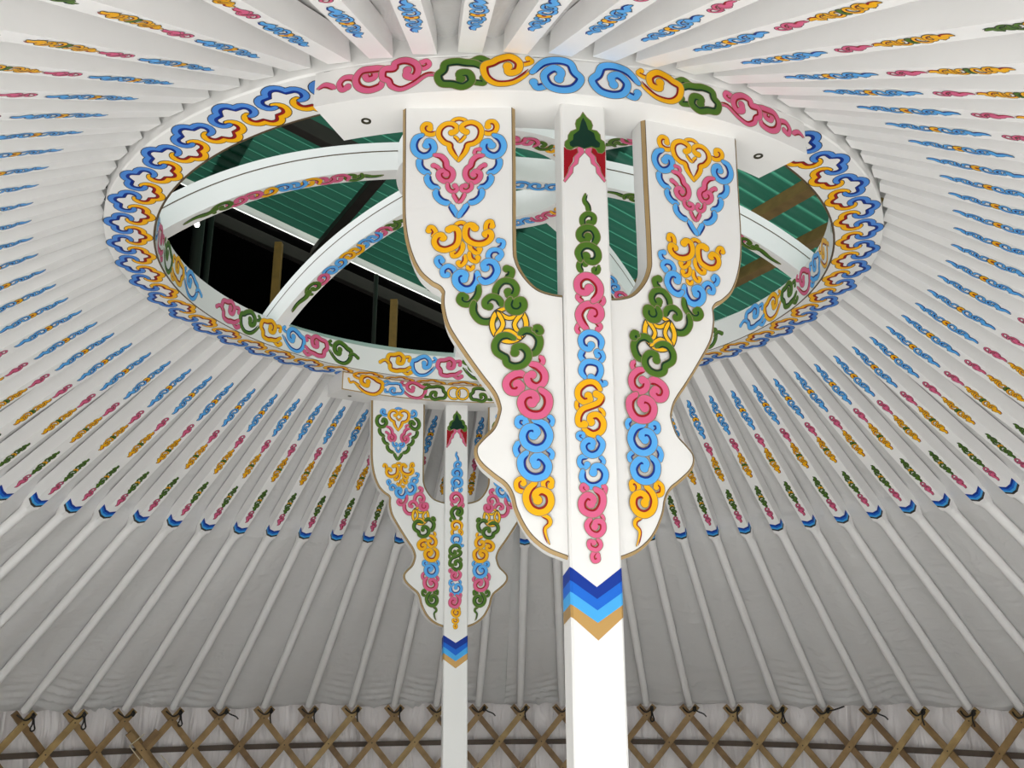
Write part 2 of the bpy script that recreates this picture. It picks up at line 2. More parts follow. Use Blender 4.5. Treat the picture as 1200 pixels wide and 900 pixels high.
POLES=[(0, 'white painted roof pole with its foot on the lattice top, 1st foot from the left'), (1, 'white painted roof pole with its foot on the lattice top, 2nd foot from the left'), (2, 'white painted roof pole with its foot on the lattice top, 3rd foot from the left'), (3, 'white painted roof pole with its foot on the lattice top, 4th foot from the left'), (4, 'white painted roof pole with its foot on the lattice top, 5th foot from the left'), (5, 'white painted roof pole with its foot on the lattice top, 6th foot from the left'), (6, 'white painted roof pole with its foot on the lattice top, 7th foot from the left'), (7, 'white painted roof pole with its foot on the lattice top, 8th foot from the left'), (8, 'white painted roof pole with its foot on the lattice top, 9th foot from the left'), (9, 'white painted roof pole with its foot on the lattice top, 10th foot from the left'), (10, 'white painted roof pole with its foot on the lattice top, 11th foot from the left'), (11, 'white painted roof pole with its foot on the lattice top, 12th foot from the left'), (12, 'white painted roof pole with its foot on the lattice top, 13th foot from the left'), (13, 'white painted roof pole with its foot on the lattice top, 14th foot from the left'), (14, 'white painted roof pole with its foot on the lattice top, 15th foot from the left'), (15, 'white painted roof pole with its foot on the lattice top, 16th foot from the left'), (16, 'white painted roof pole with its foot on the lattice top, 17th foot from the left'), (17, 'white painted roof pole with its foot on the lattice top, 18th foot from the left'), (18, 'white painted roof pole with its foot on the lattice top, 19th foot from the left'), (19, 'white painted roof pole with its foot on the lattice top, 20th foot from the left'), (20, 'white painted roof pole with its foot on the lattice top, 21st foot from the left'), (21, 'white painted roof pole with its foot on the lattice top, 22nd foot from the left'), (22, 'white painted roof pole with its foot on the lattice top, 23rd foot from the left'), (-1, 'white painted roof pole running off the left side of the picture, 1st from the bottom'), (-2, 'white painted roof pole running off the left side of the picture, 2nd from the bottom'), (-3, 'white painted roof pole running off the left side of the picture, 3rd from the bottom'), (-4, 'white painted roof pole running off the left side of the picture, 4th from the bottom'), (-5, 'white painted roof pole running off the left side of the picture, 5th from the bottom'), (-6, 'white painted roof pole running off the left side of the picture, 6th from the bottom'), (-7, 'white painted roof pole running off the left side of the picture, 7th from the bottom'), (-8, 'white painted roof pole running off the left side of the picture, 8th from the bottom'), (-9, 'white painted roof pole running off the left side of the picture, 9th from the bottom'), (-10, 'white painted roof pole running off the left side of the picture, 10th from the bottom'), (-11, 'white painted roof pole running off the left side of the picture, 11th from the bottom'), (-12, 'white painted roof pole running off the left side of the picture, 12th from the bottom'), (-13, 'white painted roof pole running off the left side of the picture, 13th from the bottom'), (-14, 'white painted roof pole running off the left side of the picture, 14th from the bottom'), (-15, 'white painted roof pole running off the left side of the picture, 15th from the bottom'), (-16, 'white painted roof pole running off the left side of the picture, 16th from the bottom'), (-17, 'white painted roof pole running off the left side of the picture, 17th from the bottom'), (-18, 'white painted roof pole running off the left side of the picture, 18th from the bottom'), (-19, 'white painted roof pole running off the left side of the picture, 19th from the bottom'), (-20, 'white painted roof pole running off the left side of the picture, 20th from the bottom'), (59, 'white painted roof pole running off the left side of the picture, 21st from the bottom'), (58, 'white painted roof pole running off the left side of the picture, 22nd from the bottom'), (57, 'white painted roof pole running off the left side of the picture, 23rd from the bottom'), (56, 'white painted roof pole running off the left side of the picture, 24th from the bottom'), (55, 'white painted roof pole running off the left side of the picture, 25th from the bottom'), (54, 'white painted roof pole running off the left side of the picture, 26th from the bottom'), (53, 'white painted roof pole running off the left side of the picture, 27th from the bottom'), (52, 'white painted roof pole running off the top of the picture, 1st from the left'), (51, 'white painted roof pole running off the top of the picture, 2nd from the left'), (50, 'white painted roof pole running off the top of the picture, 3rd from the left'), (49, 'white painted roof pole running off the top of the picture, 4th from the left'), (23, 'white painted roof pole running off the right side of the picture, 1st from the bottom'), (24, 'white painted roof pole running off the right side of the picture, 2nd from the bottom'), (25, 'white painted roof pole running off the right side of the picture, 3rd from the bottom'), (26, 'white painted roof pole running off the right side of the picture, 4th from the bottom'), (27, 'white painted roof pole running off the right side of the picture, 5th from the bottom'), (28, 'white painted roof pole running off the right side of the picture, 6th from the bottom'), (29, 'white painted roof pole running off the right side of the picture, 7th from the bottom'), (30, 'white painted roof pole running off the right side of the picture, 8th from the bottom'), (31, 'white painted roof pole running off the right side of the picture, 9th from the bottom'), (32, 'white painted roof pole running off the right side of the picture, 10th from the bottom'), (33, 'white painted roof pole running off the right side of the picture, 11th from the bottom'), (34, 'white painted roof pole running off the right side of the picture, 12th from the bottom'), (35, 'white painted roof pole running off the right side of the picture, 13th from the bottom'), (36, 'white painted roof pole running off the right side of the picture, 14th from the bottom'), (37, 'white painted roof pole running off the right side of the picture, 15th from the bottom'), (38, 'white painted roof pole running off the right side of the picture, 16th from the bottom'), (39, 'white painted roof pole running off the right side of the picture, 17th from the bottom'), (40, 'white painted roof pole running off the right side of the picture, 18th from the bottom'), (41, 'white painted roof pole running off the right side of the picture, 19th from the bottom'), (42, 'white painted roof pole running off the right side of the picture, 20th from the bottom'), (43, 'white painted roof pole running off the right side of the picture, 21st from the bottom'), (44, 'white painted roof pole running off the right side of the picture, 22nd from the bottom'), (45, 'white painted roof pole running off the right side of the picture, 23rd from the bottom'), (46, 'white painted roof pole running off the right side of the picture, 24th from the bottom'), (47, 'white painted roof pole running off the right side of the picture, 25th from the bottom'), (48, 'white painted roof pole running off the right side of the picture, 26th from the bottom')]
TIES={0: 'black cord tying a pole foot to the lattice top, 1st cord from the left', 1: 'black cord tying a pole foot to the lattice top, 2nd cord from the left', 2: 'black cord tying a pole foot to the lattice top, 3rd cord from the left', 3: 'black cord tying a pole foot to the lattice top, 4th cord from the left', 4: 'black cord tying a pole foot to the lattice top, 5th cord from the left', 5: 'black cord tying a pole foot to the lattice top, 6th cord from the left', 6: 'black cord tying a pole foot to the lattice top, 7th cord from the left', 7: 'black cord tying a pole foot to the lattice top, 8th cord from the left', 8: 'black cord tying a pole foot to the lattice top, 9th cord from the left', 9: 'black cord tying a pole foot to the lattice top, 10th cord from the left', 10: 'black cord tying a pole foot to the lattice top, 11th cord from the left', 11: 'black cord tying a pole foot to the lattice top, 12th cord from the left', 12: 'black cord tying a pole foot to the lattice top, 13th cord from the left', 13: 'black cord tying a pole foot to the lattice top, 13th cord from the left', 14: 'black cord tying a pole foot to the lattice top, 14th cord from the left', 15: 'black cord tying a pole foot to the lattice top, 15th cord from the left', 16: 'black cord tying a pole foot to the lattice top, 16th cord from the left', 17: 'black cord tying a pole foot to the lattice top, 17th cord from the left', 18: 'black cord tying a pole foot to the lattice top, 18th cord from the left', 19: 'black cord tying a pole foot to the lattice top, 19th cord from the left', 20: 'black cord tying a pole foot to the lattice top, 20th cord from the left', 21: 'black cord tying a pole foot to the lattice top, 21st cord from the left', 22: 'black cord tying a pole foot to the lattice top, 22nd cord from the left'}
import bpy, bmesh, math, random
from mathutils import Vector, Matrix
from mathutils.geometry import tessellate_polygon
random.seed(7)
PI=math.pi
scene=bpy.context.scene
COL=scene.collection
# ------------------------------------------------------------------ measures (metres, crown axis at x=y=0)
H0=2.911; RI=1.0594; RO=1.2; RH=.106          # crown ring: underside height, inner and outer radius, height
RW=3.2894; ZW=1.5002                          # lattice wall radius, height of the pole feet
AZ=.16674; NRM=Vector((math.sin(AZ),-math.cos(AZ),0)); TAN=Vector((math.cos(AZ),math.sin(AZ),0)); TC=.0105
BH=.082                                       # head beam height
def hexc(h): 
    c=[int(h[i:i+2],16)/255 for i in (0,2,4)]
    return tuple((v/12.92 if v<=.04045 else ((v+.055)/1.055)**2.4) for v in c)+(1,)
# ------------------------------------------------------------------ materials
def mat(name,col,rough=.5,metal=0,noise=0,scale=8,bump=0,bscale=30,spec=.5,var=None):
    m=bpy.data.materials.new(name); m.use_nodes=True; nt=m.node_tree; b=nt.nodes['Principled BSDF']
    c=hexc(col) if isinstance(col,str) else col
    b.inputs['Base Color'].default_value=c; b.inputs['Roughness'].default_value=rough; b.inputs['Metallic'].default_value=metal
    b.inputs['Specular IOR Level'].default_value=spec
    if noise or bump: 
        tc=nt.nodes.new('ShaderNodeTexCoord')
    if noise:
        n=nt.nodes.new('ShaderNodeTexNoise'); n.inputs['Scale'].default_value=scale; n.inputs['Detail'].default_value=5
        nt.links.new(tc.outputs['Object'],n.inputs['Vector'])
        r=nt.nodes.new('ShaderNodeValToRGB'); r.color_ramp.elements[0].position=.3; r.color_ramp.elements[1].position=.75
        d=hexc(var) if var else tuple(v*(1-noise) for v in c[:3])+(1,)
        r.color_ramp.elements[0].color=d; r.color_ramp.elements[1].color=c
        nt.links.new(n.outputs['Fac'],r.inputs['Fac']); nt.links.new(r.outputs['Color'],b.inputs['Base Color'])
    if bump:
        n2=nt.nodes.new('ShaderNodeTexNoise'); n2.inputs['Scale'].default_value=bscale; n2.inputs['Detail'].default_value=6
        nt.links.new(tc.outputs['Object'],n2.inputs['Vector'])
        bp=nt.nodes.new('ShaderNodeBump'); bp.inputs['Strength'].default_value=bump; bp.inputs['Distance'].default_value=.01
        nt.links.new(n2.outputs['Fac'],bp.inputs['Height']); nt.links.new(bp.outputs['Normal'],b.inputs['Normal'])
    return m
WHITE=mat('white_paint','E9E8E6',.42,noise=.04,scale=5,bump=.05,bscale=60)
POLEW=mat('white_pole_paint','F6F5F4',.4,noise=.05,scale=6,bump=.05,bscale=40)
PC={'G':mat('paint_gold','F0B010',.5,spec=.22),'B':mat('paint_blue','58A9EA',.5,spec=.22),'P':mat('paint_pink','D8628A',.5,spec=.22),'N':mat('paint_green','4C7122',.5,spec=.22),
    'O':mat('paint_ochre','F4BC20',.5,spec=.22),'S':mat('paint_crimson','960818',.5,spec=.22),'D':mat('paint_deep_green','053022',.5,spec=.22),
    'K':mat('paint_navy','0A2C86',.5,spec=.22),'M':mat('paint_maroon','8C0E18',.5,spec=.22),
    'L':mat('paint_outline_brown','86765A',.5),'I':mat('paint_outline_black','2A2622',.5),
    'b':mat('paint_ring_blue','4C86D2',.5,spec=.22),'t':mat('edging_tan','A58A5C',.45),'e':mat('edging_dark','54432C',.5),
    'c1':mat('band_deep_blue','0B3494',.5,spec=.22),'c2':mat('band_mid_blue','1866CE',.5,spec=.22),'c3':mat('band_sky_blue','46A6E6',.5,spec=.22),'c4':mat('band_gold','BA9252',.32,metal=.35)}
STRIPE={'G':'M','B':'K','P':'S','N':'D','b':'K','O':None,'S':None}
WOODL=[mat('lattice_wood_%d'%i,c,.55,noise=.3,scale=14,bump=.15,bscale=50,var=v) for i,(c,v) in enumerate((('A98A5A','7E6238'),('93744A','6A5030'),('B99C66','8F7444')))]
BARK=mat('slat_end_dark','4A3A26',.7)
CORD=mat('black_cord','14110F',.7)
CREAM=mat('cream_cord','D8CDB2',.7)
BELT=mat('brown_belt','584B40',.7,noise=.2,scale=30)
# ------------------------------------------------------------------ mesh collector
class MB:
    def __init__(s): s.v=[]; s.f=[]; s.m=[]; s.sl=[]; s.sm=[]
    def slot(s,m):
        if m not in s.sl: s.sl.append(m)
        return s.sl.index(m)
    def add(s,vs,fs,m,smooth=False):
        o=len(s.v); s.v+= [tuple(v) for v in vs]; k=s.slot(m)
        for f in fs: s.f.append(tuple(i+o for i in f)); s.m.append(k); s.sm.append(smooth)
    def build(s,name,parent=None,loc=None):
        me=bpy.data.meshes.new(name); me.from_pydata(s.v,[],s.f)
        for m in s.sl: me.materials.append(m)
        me.polygons.foreach_set('material_index',s.m); me.polygons.foreach_set('use_smooth',s.sm); me.update()
        o=bpy.data.objects.new(name,me); COL.objects.link(o)
        if parent: o.parent=parent
        return o
def tag(o,label=None,cat=None,group=None,kind=None):
    if label: o['label']=label
    if cat: o['category']=cat
    if group: o['group']=group
    if kind: o['kind']=kind
    return o
def empty(name,loc=(0,0,0)):
    o=bpy.data.objects.new(name,None); COL.objects.link(o); o.location=loc; o.empty_display_size=.1; return o
def childed(o,parent):          # parent to an empty while the mesh keeps world coordinates
    o.parent=parent; o.matrix_parent_inverse=Matrix.Translation(-Vector(parent.location)); return o
def fixn(o):
    bm=bmesh.new(); bm.from_mesh(o.data); bmesh.ops.recalc_face_normals(bm,faces=bm.faces); bm.to_mesh(o.data); bm.free(); return o
def bevel(o,w=.003,seg=2):
    md=o.modifiers.new('bevel','BEVEL'); md.width=w; md.segments=seg; md.limit_method='ANGLE'; md.angle_limit=.6; return o
# ------------------------------------------------------------------ brushwork: strokes with outline, body colour and inner shade line
def crom(p,n=7):
    if len(p)==2: p=[p[0],((p[0][0]+p[1][0])/2,(p[0][1]+p[1][1])/2),p[1]]
    q=[p[0]]+list(p)+[p[-1]]; out=[]
    for i in range(1,len(q)-2):
        a,b,c,d=q[i-1],q[i],q[i+1],q[i+2]
        for k in range(n):
            t=k/n; out.append(tuple(.5*(2*b[j]+(c[j]-a[j])*t+(2*a[j]-5*b[j]+4*c[j]-d[j])*t*t+(3*b[j]-a[j]-3*c[j]+d[j])*t**3) for j in (0,1)))
    out.append(tuple(p[-1])); return out
def ribbon(mb,c,hw,off,h,fn,m,a=0,b=None):
    b=len(c) if b is None else b
    vs=[]; n=len(c)
    for i in range(a,b):
        p0=c[max(0,i-1)]; p1=c[min(n-1,i+1)]; dx,dy=p1[0]-p0[0],p1[1]-p0[1]; L=math.hypot(dx,dy) or 1
        nx,ny=-dy/L,dx/L
        for s in (1,-1):
            d=off+s*hw[i]; vs.append(fn(c[i][0]+nx*d,c[i][1]+ny*d,h+i*2.5e-7))
    k=b-a
    mb.add(vs,[(2*i,2*i+1,2*i+3,2*i+2) for i in range(k-1)],m)
def disc(mb,p,r,h,fn,m,n=14):
    vs=[fn(p[0]+r*math.cos(2*PI*i/n),p[1]+r*math.sin(2*PI*i/n),h) for i in range(n)]
    mb.add(vs,[tuple(range(n))],m)
def stroke(mb,col,w,pts,opt,fn,h,ol='L',n=7,olw=None,step=.00002):
    c=list(pts) if 'w' in opt else crom(pts,n); N=len(c); hw=[]
    for i in range(N):
        t=i/(N-1); k=1
        if 'a' not in opt: k=min(k,(.25 if 's' in opt else .6)+t*(1.6 if 's' in opt else 4))
        if 'b' not in opt: k=min(k,(.12 if 't' in opt else .5)+(1-t)*(1.3 if 't' in opt else 4))
        else: k=min(k,.8+(1-t)*2)
        hw.append(w/2*k)
    o=olw if olw is not None else max(.0011,w*.09)
    if col=='O': o=.0022
    om=PC['I' if col=='O' else ol]
    balls=[(c[0],'a'),(c[-1],'b')]
    ribbon(mb,c,[x+o for x in hw],0,h,fn,om)
    for p,k in balls:
        e=hw[0] if k=='a' else hw[-1]
        disc(mb,p,(w*.56 if k in opt else e)+o,h,fn,om)
    ribbon(mb,c,hw,0,h+step,fn,PC[col])
    for p,k in balls:
        e=hw[0] if k=='a' else hw[-1]
        disc(mb,p,(w*.56 if k in opt else e*.9),h+step*1.85,fn,PC[col])
    st=STRIPE.get(col)
    if st and 'n' not in opt or (st and 'n' in opt):
        turn=0
        for i in range(1,N-1):
            ax,ay=c[i][0]-c[i-1][0],c[i][1]-c[i-1][1]; bx,by=c[i+1][0]-c[i][0],c[i+1][1]-c[i][1]
            turn+=math.atan2(ax*by-ay*bx,ax*bx+ay*by)
        s=1 if turn>0 else -1
        if 'R' in opt: s=-s
        sw=w*(.36 if ol=='I' and 'w' in opt else .25)
        a=int(N*(.16 if 'a' in opt else .02)); b=int(N*(.9 if 'b' in opt else .97))
        if b-a>2:
            prof=[sw/2*min(1,.3+(i-a)/4,.3+(b-1-i)/4) if a<=i<b else 0 for i in range(N)]
            ribbon(mb,c,prof,s*(w/2-sw*.45),h+2*step,fn,PC[st],a,b)
WS=1.38
def paint(mb,strokes,fn,recol=None,h0=.0003,dh=.00006,ol='L',n=6,olw=None):
    for i,(g,col,w,pts,opt) in enumerate(strokes):
        c=recol.get(g,col) if recol else col
        stroke(mb,c,w*(WS if col!='O' else 1.05),pts,opt,fn,h0+dh*i,ol,n,olw)
def fill(mb,pts,fn,h,m):
    tri=tessellate_polygon([[Vector((p[0],p[1],0)) for p in pts]])
    mb.add([fn(p[0],p[1],h) for p in pts],[tuple(t) for t in tri],m)
def norm_strokes(sel):           # strokes -> centred on 0,0, unit width
    xs=[p[0] for s in sel for p in s[3]]; ys=[p[1] for s in sel for p in s[3]]
    cx,cy=(min(xs)+max(xs))/2,(min(ys)+max(ys))/2; W=max(xs)-min(xs)
    return [(s[0],s[1],s[2]/W,[((p[0]-cx)/W,(p[1]-cy)/W) for p in s[3]],s[4]) for s in sel]
CLOUD=norm_strokes([s for s in DATA['beam'] if s[0]=='e'])
CLOUD2=norm_strokes([s for s in DATA['beam'] if s[0]=='d'])
def cloud(mb,fn,u,v,W,col,flip=1,vf=1,which=CLOUD,h=.0003,ol='L',n=5,sw=1.15,vs=1):
    for i,(g,c,w,pts,opt) in enumerate(which):
        stroke(mb,col,w*W*sw,[(u+flip*p[0]*W,v+vf*vs*p[1]*W) for p in pts],opt,fn,h+i*.00006,ol,n)
SCROLL=[(-.55,-.45),(-.62,.1),(-.2,.5),(.35,.42),(.6,.0),(.35,-.38),(-.02,-.28),(-.06,.05)]
def scroll(mb,fn,u,v,L,W,col,fu=1,fv=1,h=.0003,ol='L',n=4,w=None,lobes=True,olw=None):
    ww=w or min(L,W)*.3
    if lobes:
        stroke(mb,col,ww*.75,[(u-fu*L*.45,v-fv*W*.12),(u-fu*L*.62,v-fv*W*.4),(u-fu*L*.3,v-fv*W*.48)],'b',fn,h,ol,3)
    stroke(mb,col,ww,[(u+fu*p[0]*L*.8,v+fv*p[1]*W*.8) for p in SCROLL],'b',fn,h+.00006,ol,n,olw)
def chain(mb,fn,items,ol='I',n=4):       # items: (u, length, width, colour, kind)
    for i,(u,L,W,col,kind) in enumerate(items):
        h=.0003+i*.0001; f=1 if i%2 else -1
        if kind=='bead':
            k=10; 
            disc2=lambda r,hh,m: mb.add([fn(u+r*L*.5*math.cos(2*PI*j/k),r*W*.5*math.sin(2*PI*j/k),hh) for j in range(k)],[tuple(range(k))],m)
            disc2(1.15,h,PC['I']); disc2(.95,h+.00003,PC[col]); 
            if STRIPE.get(col): disc2(.35,h+.00005,PC[STRIPE[col]])
        elif kind=='tip': stroke(mb,col,W*.6,[(u-L*.5,0),(u-L*.1,-f*W*.14),(u+L*.25,f*W*.1),(u+L*.5,-f*W*.1)],'sb' if True else '',fn,h,ol,n)
        elif kind=='tipr': stroke(mb,col,W*.6,[(u+L*.5,0),(u+L*.1,-f*W*.14),(u-L*.25,f*W*.1),(u-L*.5,-f*W*.1)],'sb',fn,h,ol,n)
        else: scroll(mb,fn,u,0,L,W,col,1 if kind=='r' else -1,f,h,ol,n,lobes=False,w=min(L,W)*(.22 if ol=='I' else .30),olw=.0016 if ol=='I' else .0013)
# ------------------------------------------------------------------ setting: floor, yurt roof cloth, wall cloth
def cloth_mat(name,col,rough,bumps,trans=0):
    m=mat(name,col,rough,noise=.05,scale=2.5,spec=.5); nt=m.node_tree; b=nt.nodes['Principled BSDF']
    tc=nt.nodes.new('ShaderNodeTexCoord'); prev=None
    for (sc,stretch,strength,dist,det) in bumps:
        mp=nt.nodes.new('ShaderNodeMapping'); mp.inputs['Scale'].default_value=stretch
        nt.links.new(tc.outputs['UV'],mp.inputs['Vector'])
        n=nt.nodes.new('ShaderNodeTexNoise'); n.inputs['Scale'].default_value=sc; n.inputs['Detail'].default_value=det; n.inputs['Distortion'].default_value=.6
        nt.links.new(mp.outputs['Vector'],n.inputs['Vector'])
        bp=nt.nodes.new('ShaderNodeBump'); bp.inputs['Strength'].default_value=strength; bp.inputs['Distance'].default_value=dist
        nt.links.new(n.outputs['Fac'],bp.inputs['Height'])
        if prev: nt.links.new(prev.outputs['Normal'],bp.inputs['Normal'])
        prev=bp
    nt.links.new(prev.outputs['Normal'],b.inputs['Normal'])
    return m
ROOFC=cloth_mat('roof_cloth','D8D7D6',.32,[(5,(1,1,1),.5,.03,3),(2.2,(1,6,1),.3,.025,4)])
WALLC=cloth_mat('wall_cloth','F4EFEE',.45,[(7,(2.6,.35,1),.9,.05,3)])
def grid(name,fn,nu,nv,m,smooth=True):
    vs=[];uv=[]
    for j in range(nv+1):
        for i in range(nu+1):
            p,t=fn(i/nu,j/nv); vs.append(p); uv.append(t)
    fs=[(j*(nu+1)+i,j*(nu+1)+i+1,(j+1)*(nu+1)+i+1,(j+1)*(nu+1)+i) for j in range(nv) for i in range(nu)]
    me=bpy.data.meshes.new(name); me.from_pydata(vs,[],fs); me.materials.append(m)
    ul=me.uv_layers.new(name='UVMap')
    for l in me.loops: ul.data[l.index].uv=uv[l.vertex_index]
    me.polygons.foreach_set('use_smooth',[smooth]*len(fs)); me.update()
    o=bpy.data.objects.new(name,me); COL.objects.link(o); return o
A0=.02897; DA=2*PI/80; TW=.02755; TCH=.40207
def lerp(x,xs,ys):
    for i in range(len(xs)-1):
        if x<=xs[i+1]: 
            t=max(0,(x-xs[i])/(xs[i+1]-xs[i])); return ys[i]+(ys[i+1]-ys[i])*t
    return ys[-1]
def from_door(a): return abs(math.degrees(math.atan2(math.sin(a-PI+.10),math.cos(a-PI+.10))))
def z_crown(a): return H0+lerp(from_door(a),[0,12,27,60],[.006,.009,.022,.038])       # the poles sit a little lower over the door
def z_foot(a): return lerp(from_door(a),[0,12,24,55,85],[1.95,1.92,1.75,1.69,ZW])
def pole_ends(k):
    aw=A0+(k-11)*DA
    w=Vector((RW*math.sin(aw),RW*math.cos(aw),z_foot(aw))); ac=aw+TW; rc=RO+(RW-RO)*TCH
    c=Vector((rc*math.sin(ac),rc*math.cos(ac),0))
    r=w+(c-w)/(1-TCH); r.z=z_crown(aw)
    return w,r
TWF=TW/(1-TCH)
def az_at(k,t): 
    w,r=pole_ends(k); p=r+(w-r)*t; return math.atan2(p.x,p.y)
AZT=[az_at(11,j/60)-(A0) for j in range(61)]
def roof_fn(u,v):
    t=-.008+v*1.018; ti=max(0,min(60,t*60)); j=min(59,int(ti)); az_off=AZT[j]+(AZT[j+1]-AZT[j])*(ti-j)
    a=u*2*PI; ph=(a-A0)/DA; s=abs(math.sin(PI*ph))          # 0 on a pole, 1 between two
    edge=max(0,1-v*14)
    r=RO+(RW-RO)*t; zc=z_crown(a); z=zc+(z_foot(a)-zc)*t; inc=math.atan2(zc-z_foot(a),RW-RO)
    if v<.06: r-=.008*s*edge
    if v>.992: r+=(v-.992)/.008*.10
    off=.070-.026*min(1,max(0,(t-.38)/.06)) if t>.38 else .070
    sag=(.012+.02*edge)*s+ (.012*math.sin(ph*1.7+v*9)*s if v>.4 else 0)
    wr=max(0,(v-.86)/.14); wv=math.sin(v*130+math.sin(ph*2.3)*2.2+3*math.sin(ph*.7)); sag+=wr**.7*.024*s*(1-2*abs(wv)**.6)*(.55+.45*math.sin(ph*.9+1))
    off-=sag
    nz=math.cos(inc); nr=math.sin(inc)
    aa=a+az_off
    R=r+off*nr; return ((R*math.sin(aa),R*math.cos(aa),z+off*nz),(u*20,v*2.5))
tag(grid('ceiling',roof_fn,800,150,ROOFC),kind='structure')
def wall_fn(u,v):
    a=-2.25+u*4.5
    z=v*(z_foot(a)+.055)
    w=.012*math.sin(a*31+v*3)+.008*math.sin(a*67+math.sin(v*7)*1.5)+.005*math.sin(a*131+v*5)
    top=max(0,(v-.93)/.07); w*=(1-.5*top)
    R=3.385+w+.02*top
    return ((R*math.sin(a),R*math.cos(a),z),(u*11,v*1.5))
tag(grid('wall_back',wall_fn,620,40,WALLC),kind='structure')
FL=mat('floor_boards','F0EFED',.5,noise=.2,scale=3)
mb=MB(); n=64
mb.add([(3.42*math.sin(2*PI*i/n),3.42*math.cos(2*PI*i/n),0) for i in range(n)]+[(3.42*math.sin(2*PI*i/n),3.42*math.cos(2*PI*i/n),-.1) for i in range(n)],
  [tuple(range(n))]+[(i,(i+1)%n,n+(i+1)%n,n+i) for i in range(n)],FL)
tag(fixn(mb.build('floor')),kind='structure')
GR=mat('yard_concrete','B5B4B2',.85,noise=.2,scale=.7)
mb=MB(); mb.add([(-14,-16,-.1),(14,-16,-.1),(14,14,-.1),(-14,14,-.1)],[(0,1,2,3)],GR)
tag(mb.build('ground'),kind='structure')
# ------------------------------------------------------------------ crown wheel
crown=tag(empty('crown_wheel',(0,0,H0)),'white round roof crown with arched spokes and a painted blue and gold cloud border','roof crown')
def lathe(mb,prof,m,n=144,close=True):
    vs=[];K=len(prof)
    for i in range(n):
        a=2*PI*i/n
        for r,z in prof: vs.append((r*math.sin(a),r*math.cos(a),z))
    fs=[]
    for i in range(n):
        j=(i+1)%n
        for q in range(K if close else K-1): fs.append((i*K+q,i*K+(q+1)%K,j*K+(q+1)%K,j*K+q))
    mb.add(vs,fs,m)
mb=MB()
lathe(mb,[(RI,H0),(RO-.004,H0),(RO,H0+.004),(RO,H0+.165),(RO-.03,H0+.165),(RI,H0+RH)],WHITE)
def ringband(r0,r1,m,h):
    N=180; mb.add([((r0 if s else r1)*math.sin(2*PI*i/N),(r0 if s else r1)*math.cos(2*PI*i/N),H0-h) for i in range(N) for s in (0,1)],[(2*i,2*i+1,2*((i+1)%N)+1,2*((i+1)%N)) for i in range(N)],m)
ringband(RI,RI+.006,PC['e'],.0003)
for i in range(50):
    def fr(u,v,h,i=i):
        a=math.radians(u+7.2*i); return (v*math.sin(a),v*math.cos(a),H0-h)
    # stroke space: degrees are scaled to metres first
    def fr2(u,v,h,i=i):
        a=u/1.13+math.radians(7.2*i+2.2); return (v*math.sin(a),v*math.cos(a),H0-h)
    def arc(cx,cy,r,a0,a1,k=9): return [(cx+r*math.cos(math.radians(a0+(a1-a0)*j/k)),cy+r*math.sin(math.radians(a0+(a1-a0)*j/k))) for j in range(k+1)]
    g0=math.radians(-3.6)*1.13
    gold=arc(g0-.034,1.116,.0215,100,265)+arc(g0,1.1005,.0235,195,345)+arc(g0+.034,1.116,.0215,-85,80)
    blue=arc(.036,1.148,.021,-100,75)+arc(0,1.165,.0235,10,170)+arc(-.036,1.148,.021,105,280)
    stroke(mb,'G',.0215,gold,'w',fr2,.0003,'I',5,.0022)
    stroke(mb,'b',.0205,blue,'w',fr2,.0004,'I',5,.0022)
seqs=['PNGBPN','GBPNGB']
def fin(u,v,h):
    a=u/RI; r=RI-h; return (r*math.sin(a),r*math.cos(a),H0+v)
SP0=-54
for k in range(8):
    ac=math.radians(SP0+45*k); sq=seqs[k%2]
    if k in (3,4): sq=sq[::-1]
    for j,c in enumerate(sq):
        u=ac*RI+(j-2.5)*.112
        cloud(mb,fin,u,.054,.105,c,1 if j<3 else -1,1 if j%2 else -1,CLOUD if j%2 else CLOUD2,.0003,'L',5,1.45,1.25)
    for s in (-1,1): stroke(mb,sq[0] if s<0 else sq[-1],.014,[(ac*RI+s*.325,.05),(ac*RI+s*.345,.06),(ac*RI+s*.365,.048)],'b',fin,.0006,'L',4)
childed(fixn(mb.build('rim')) if False else mb.build('rim'),crown)
def zs(r): return H0+.40-.15*r*r-.10*r**4
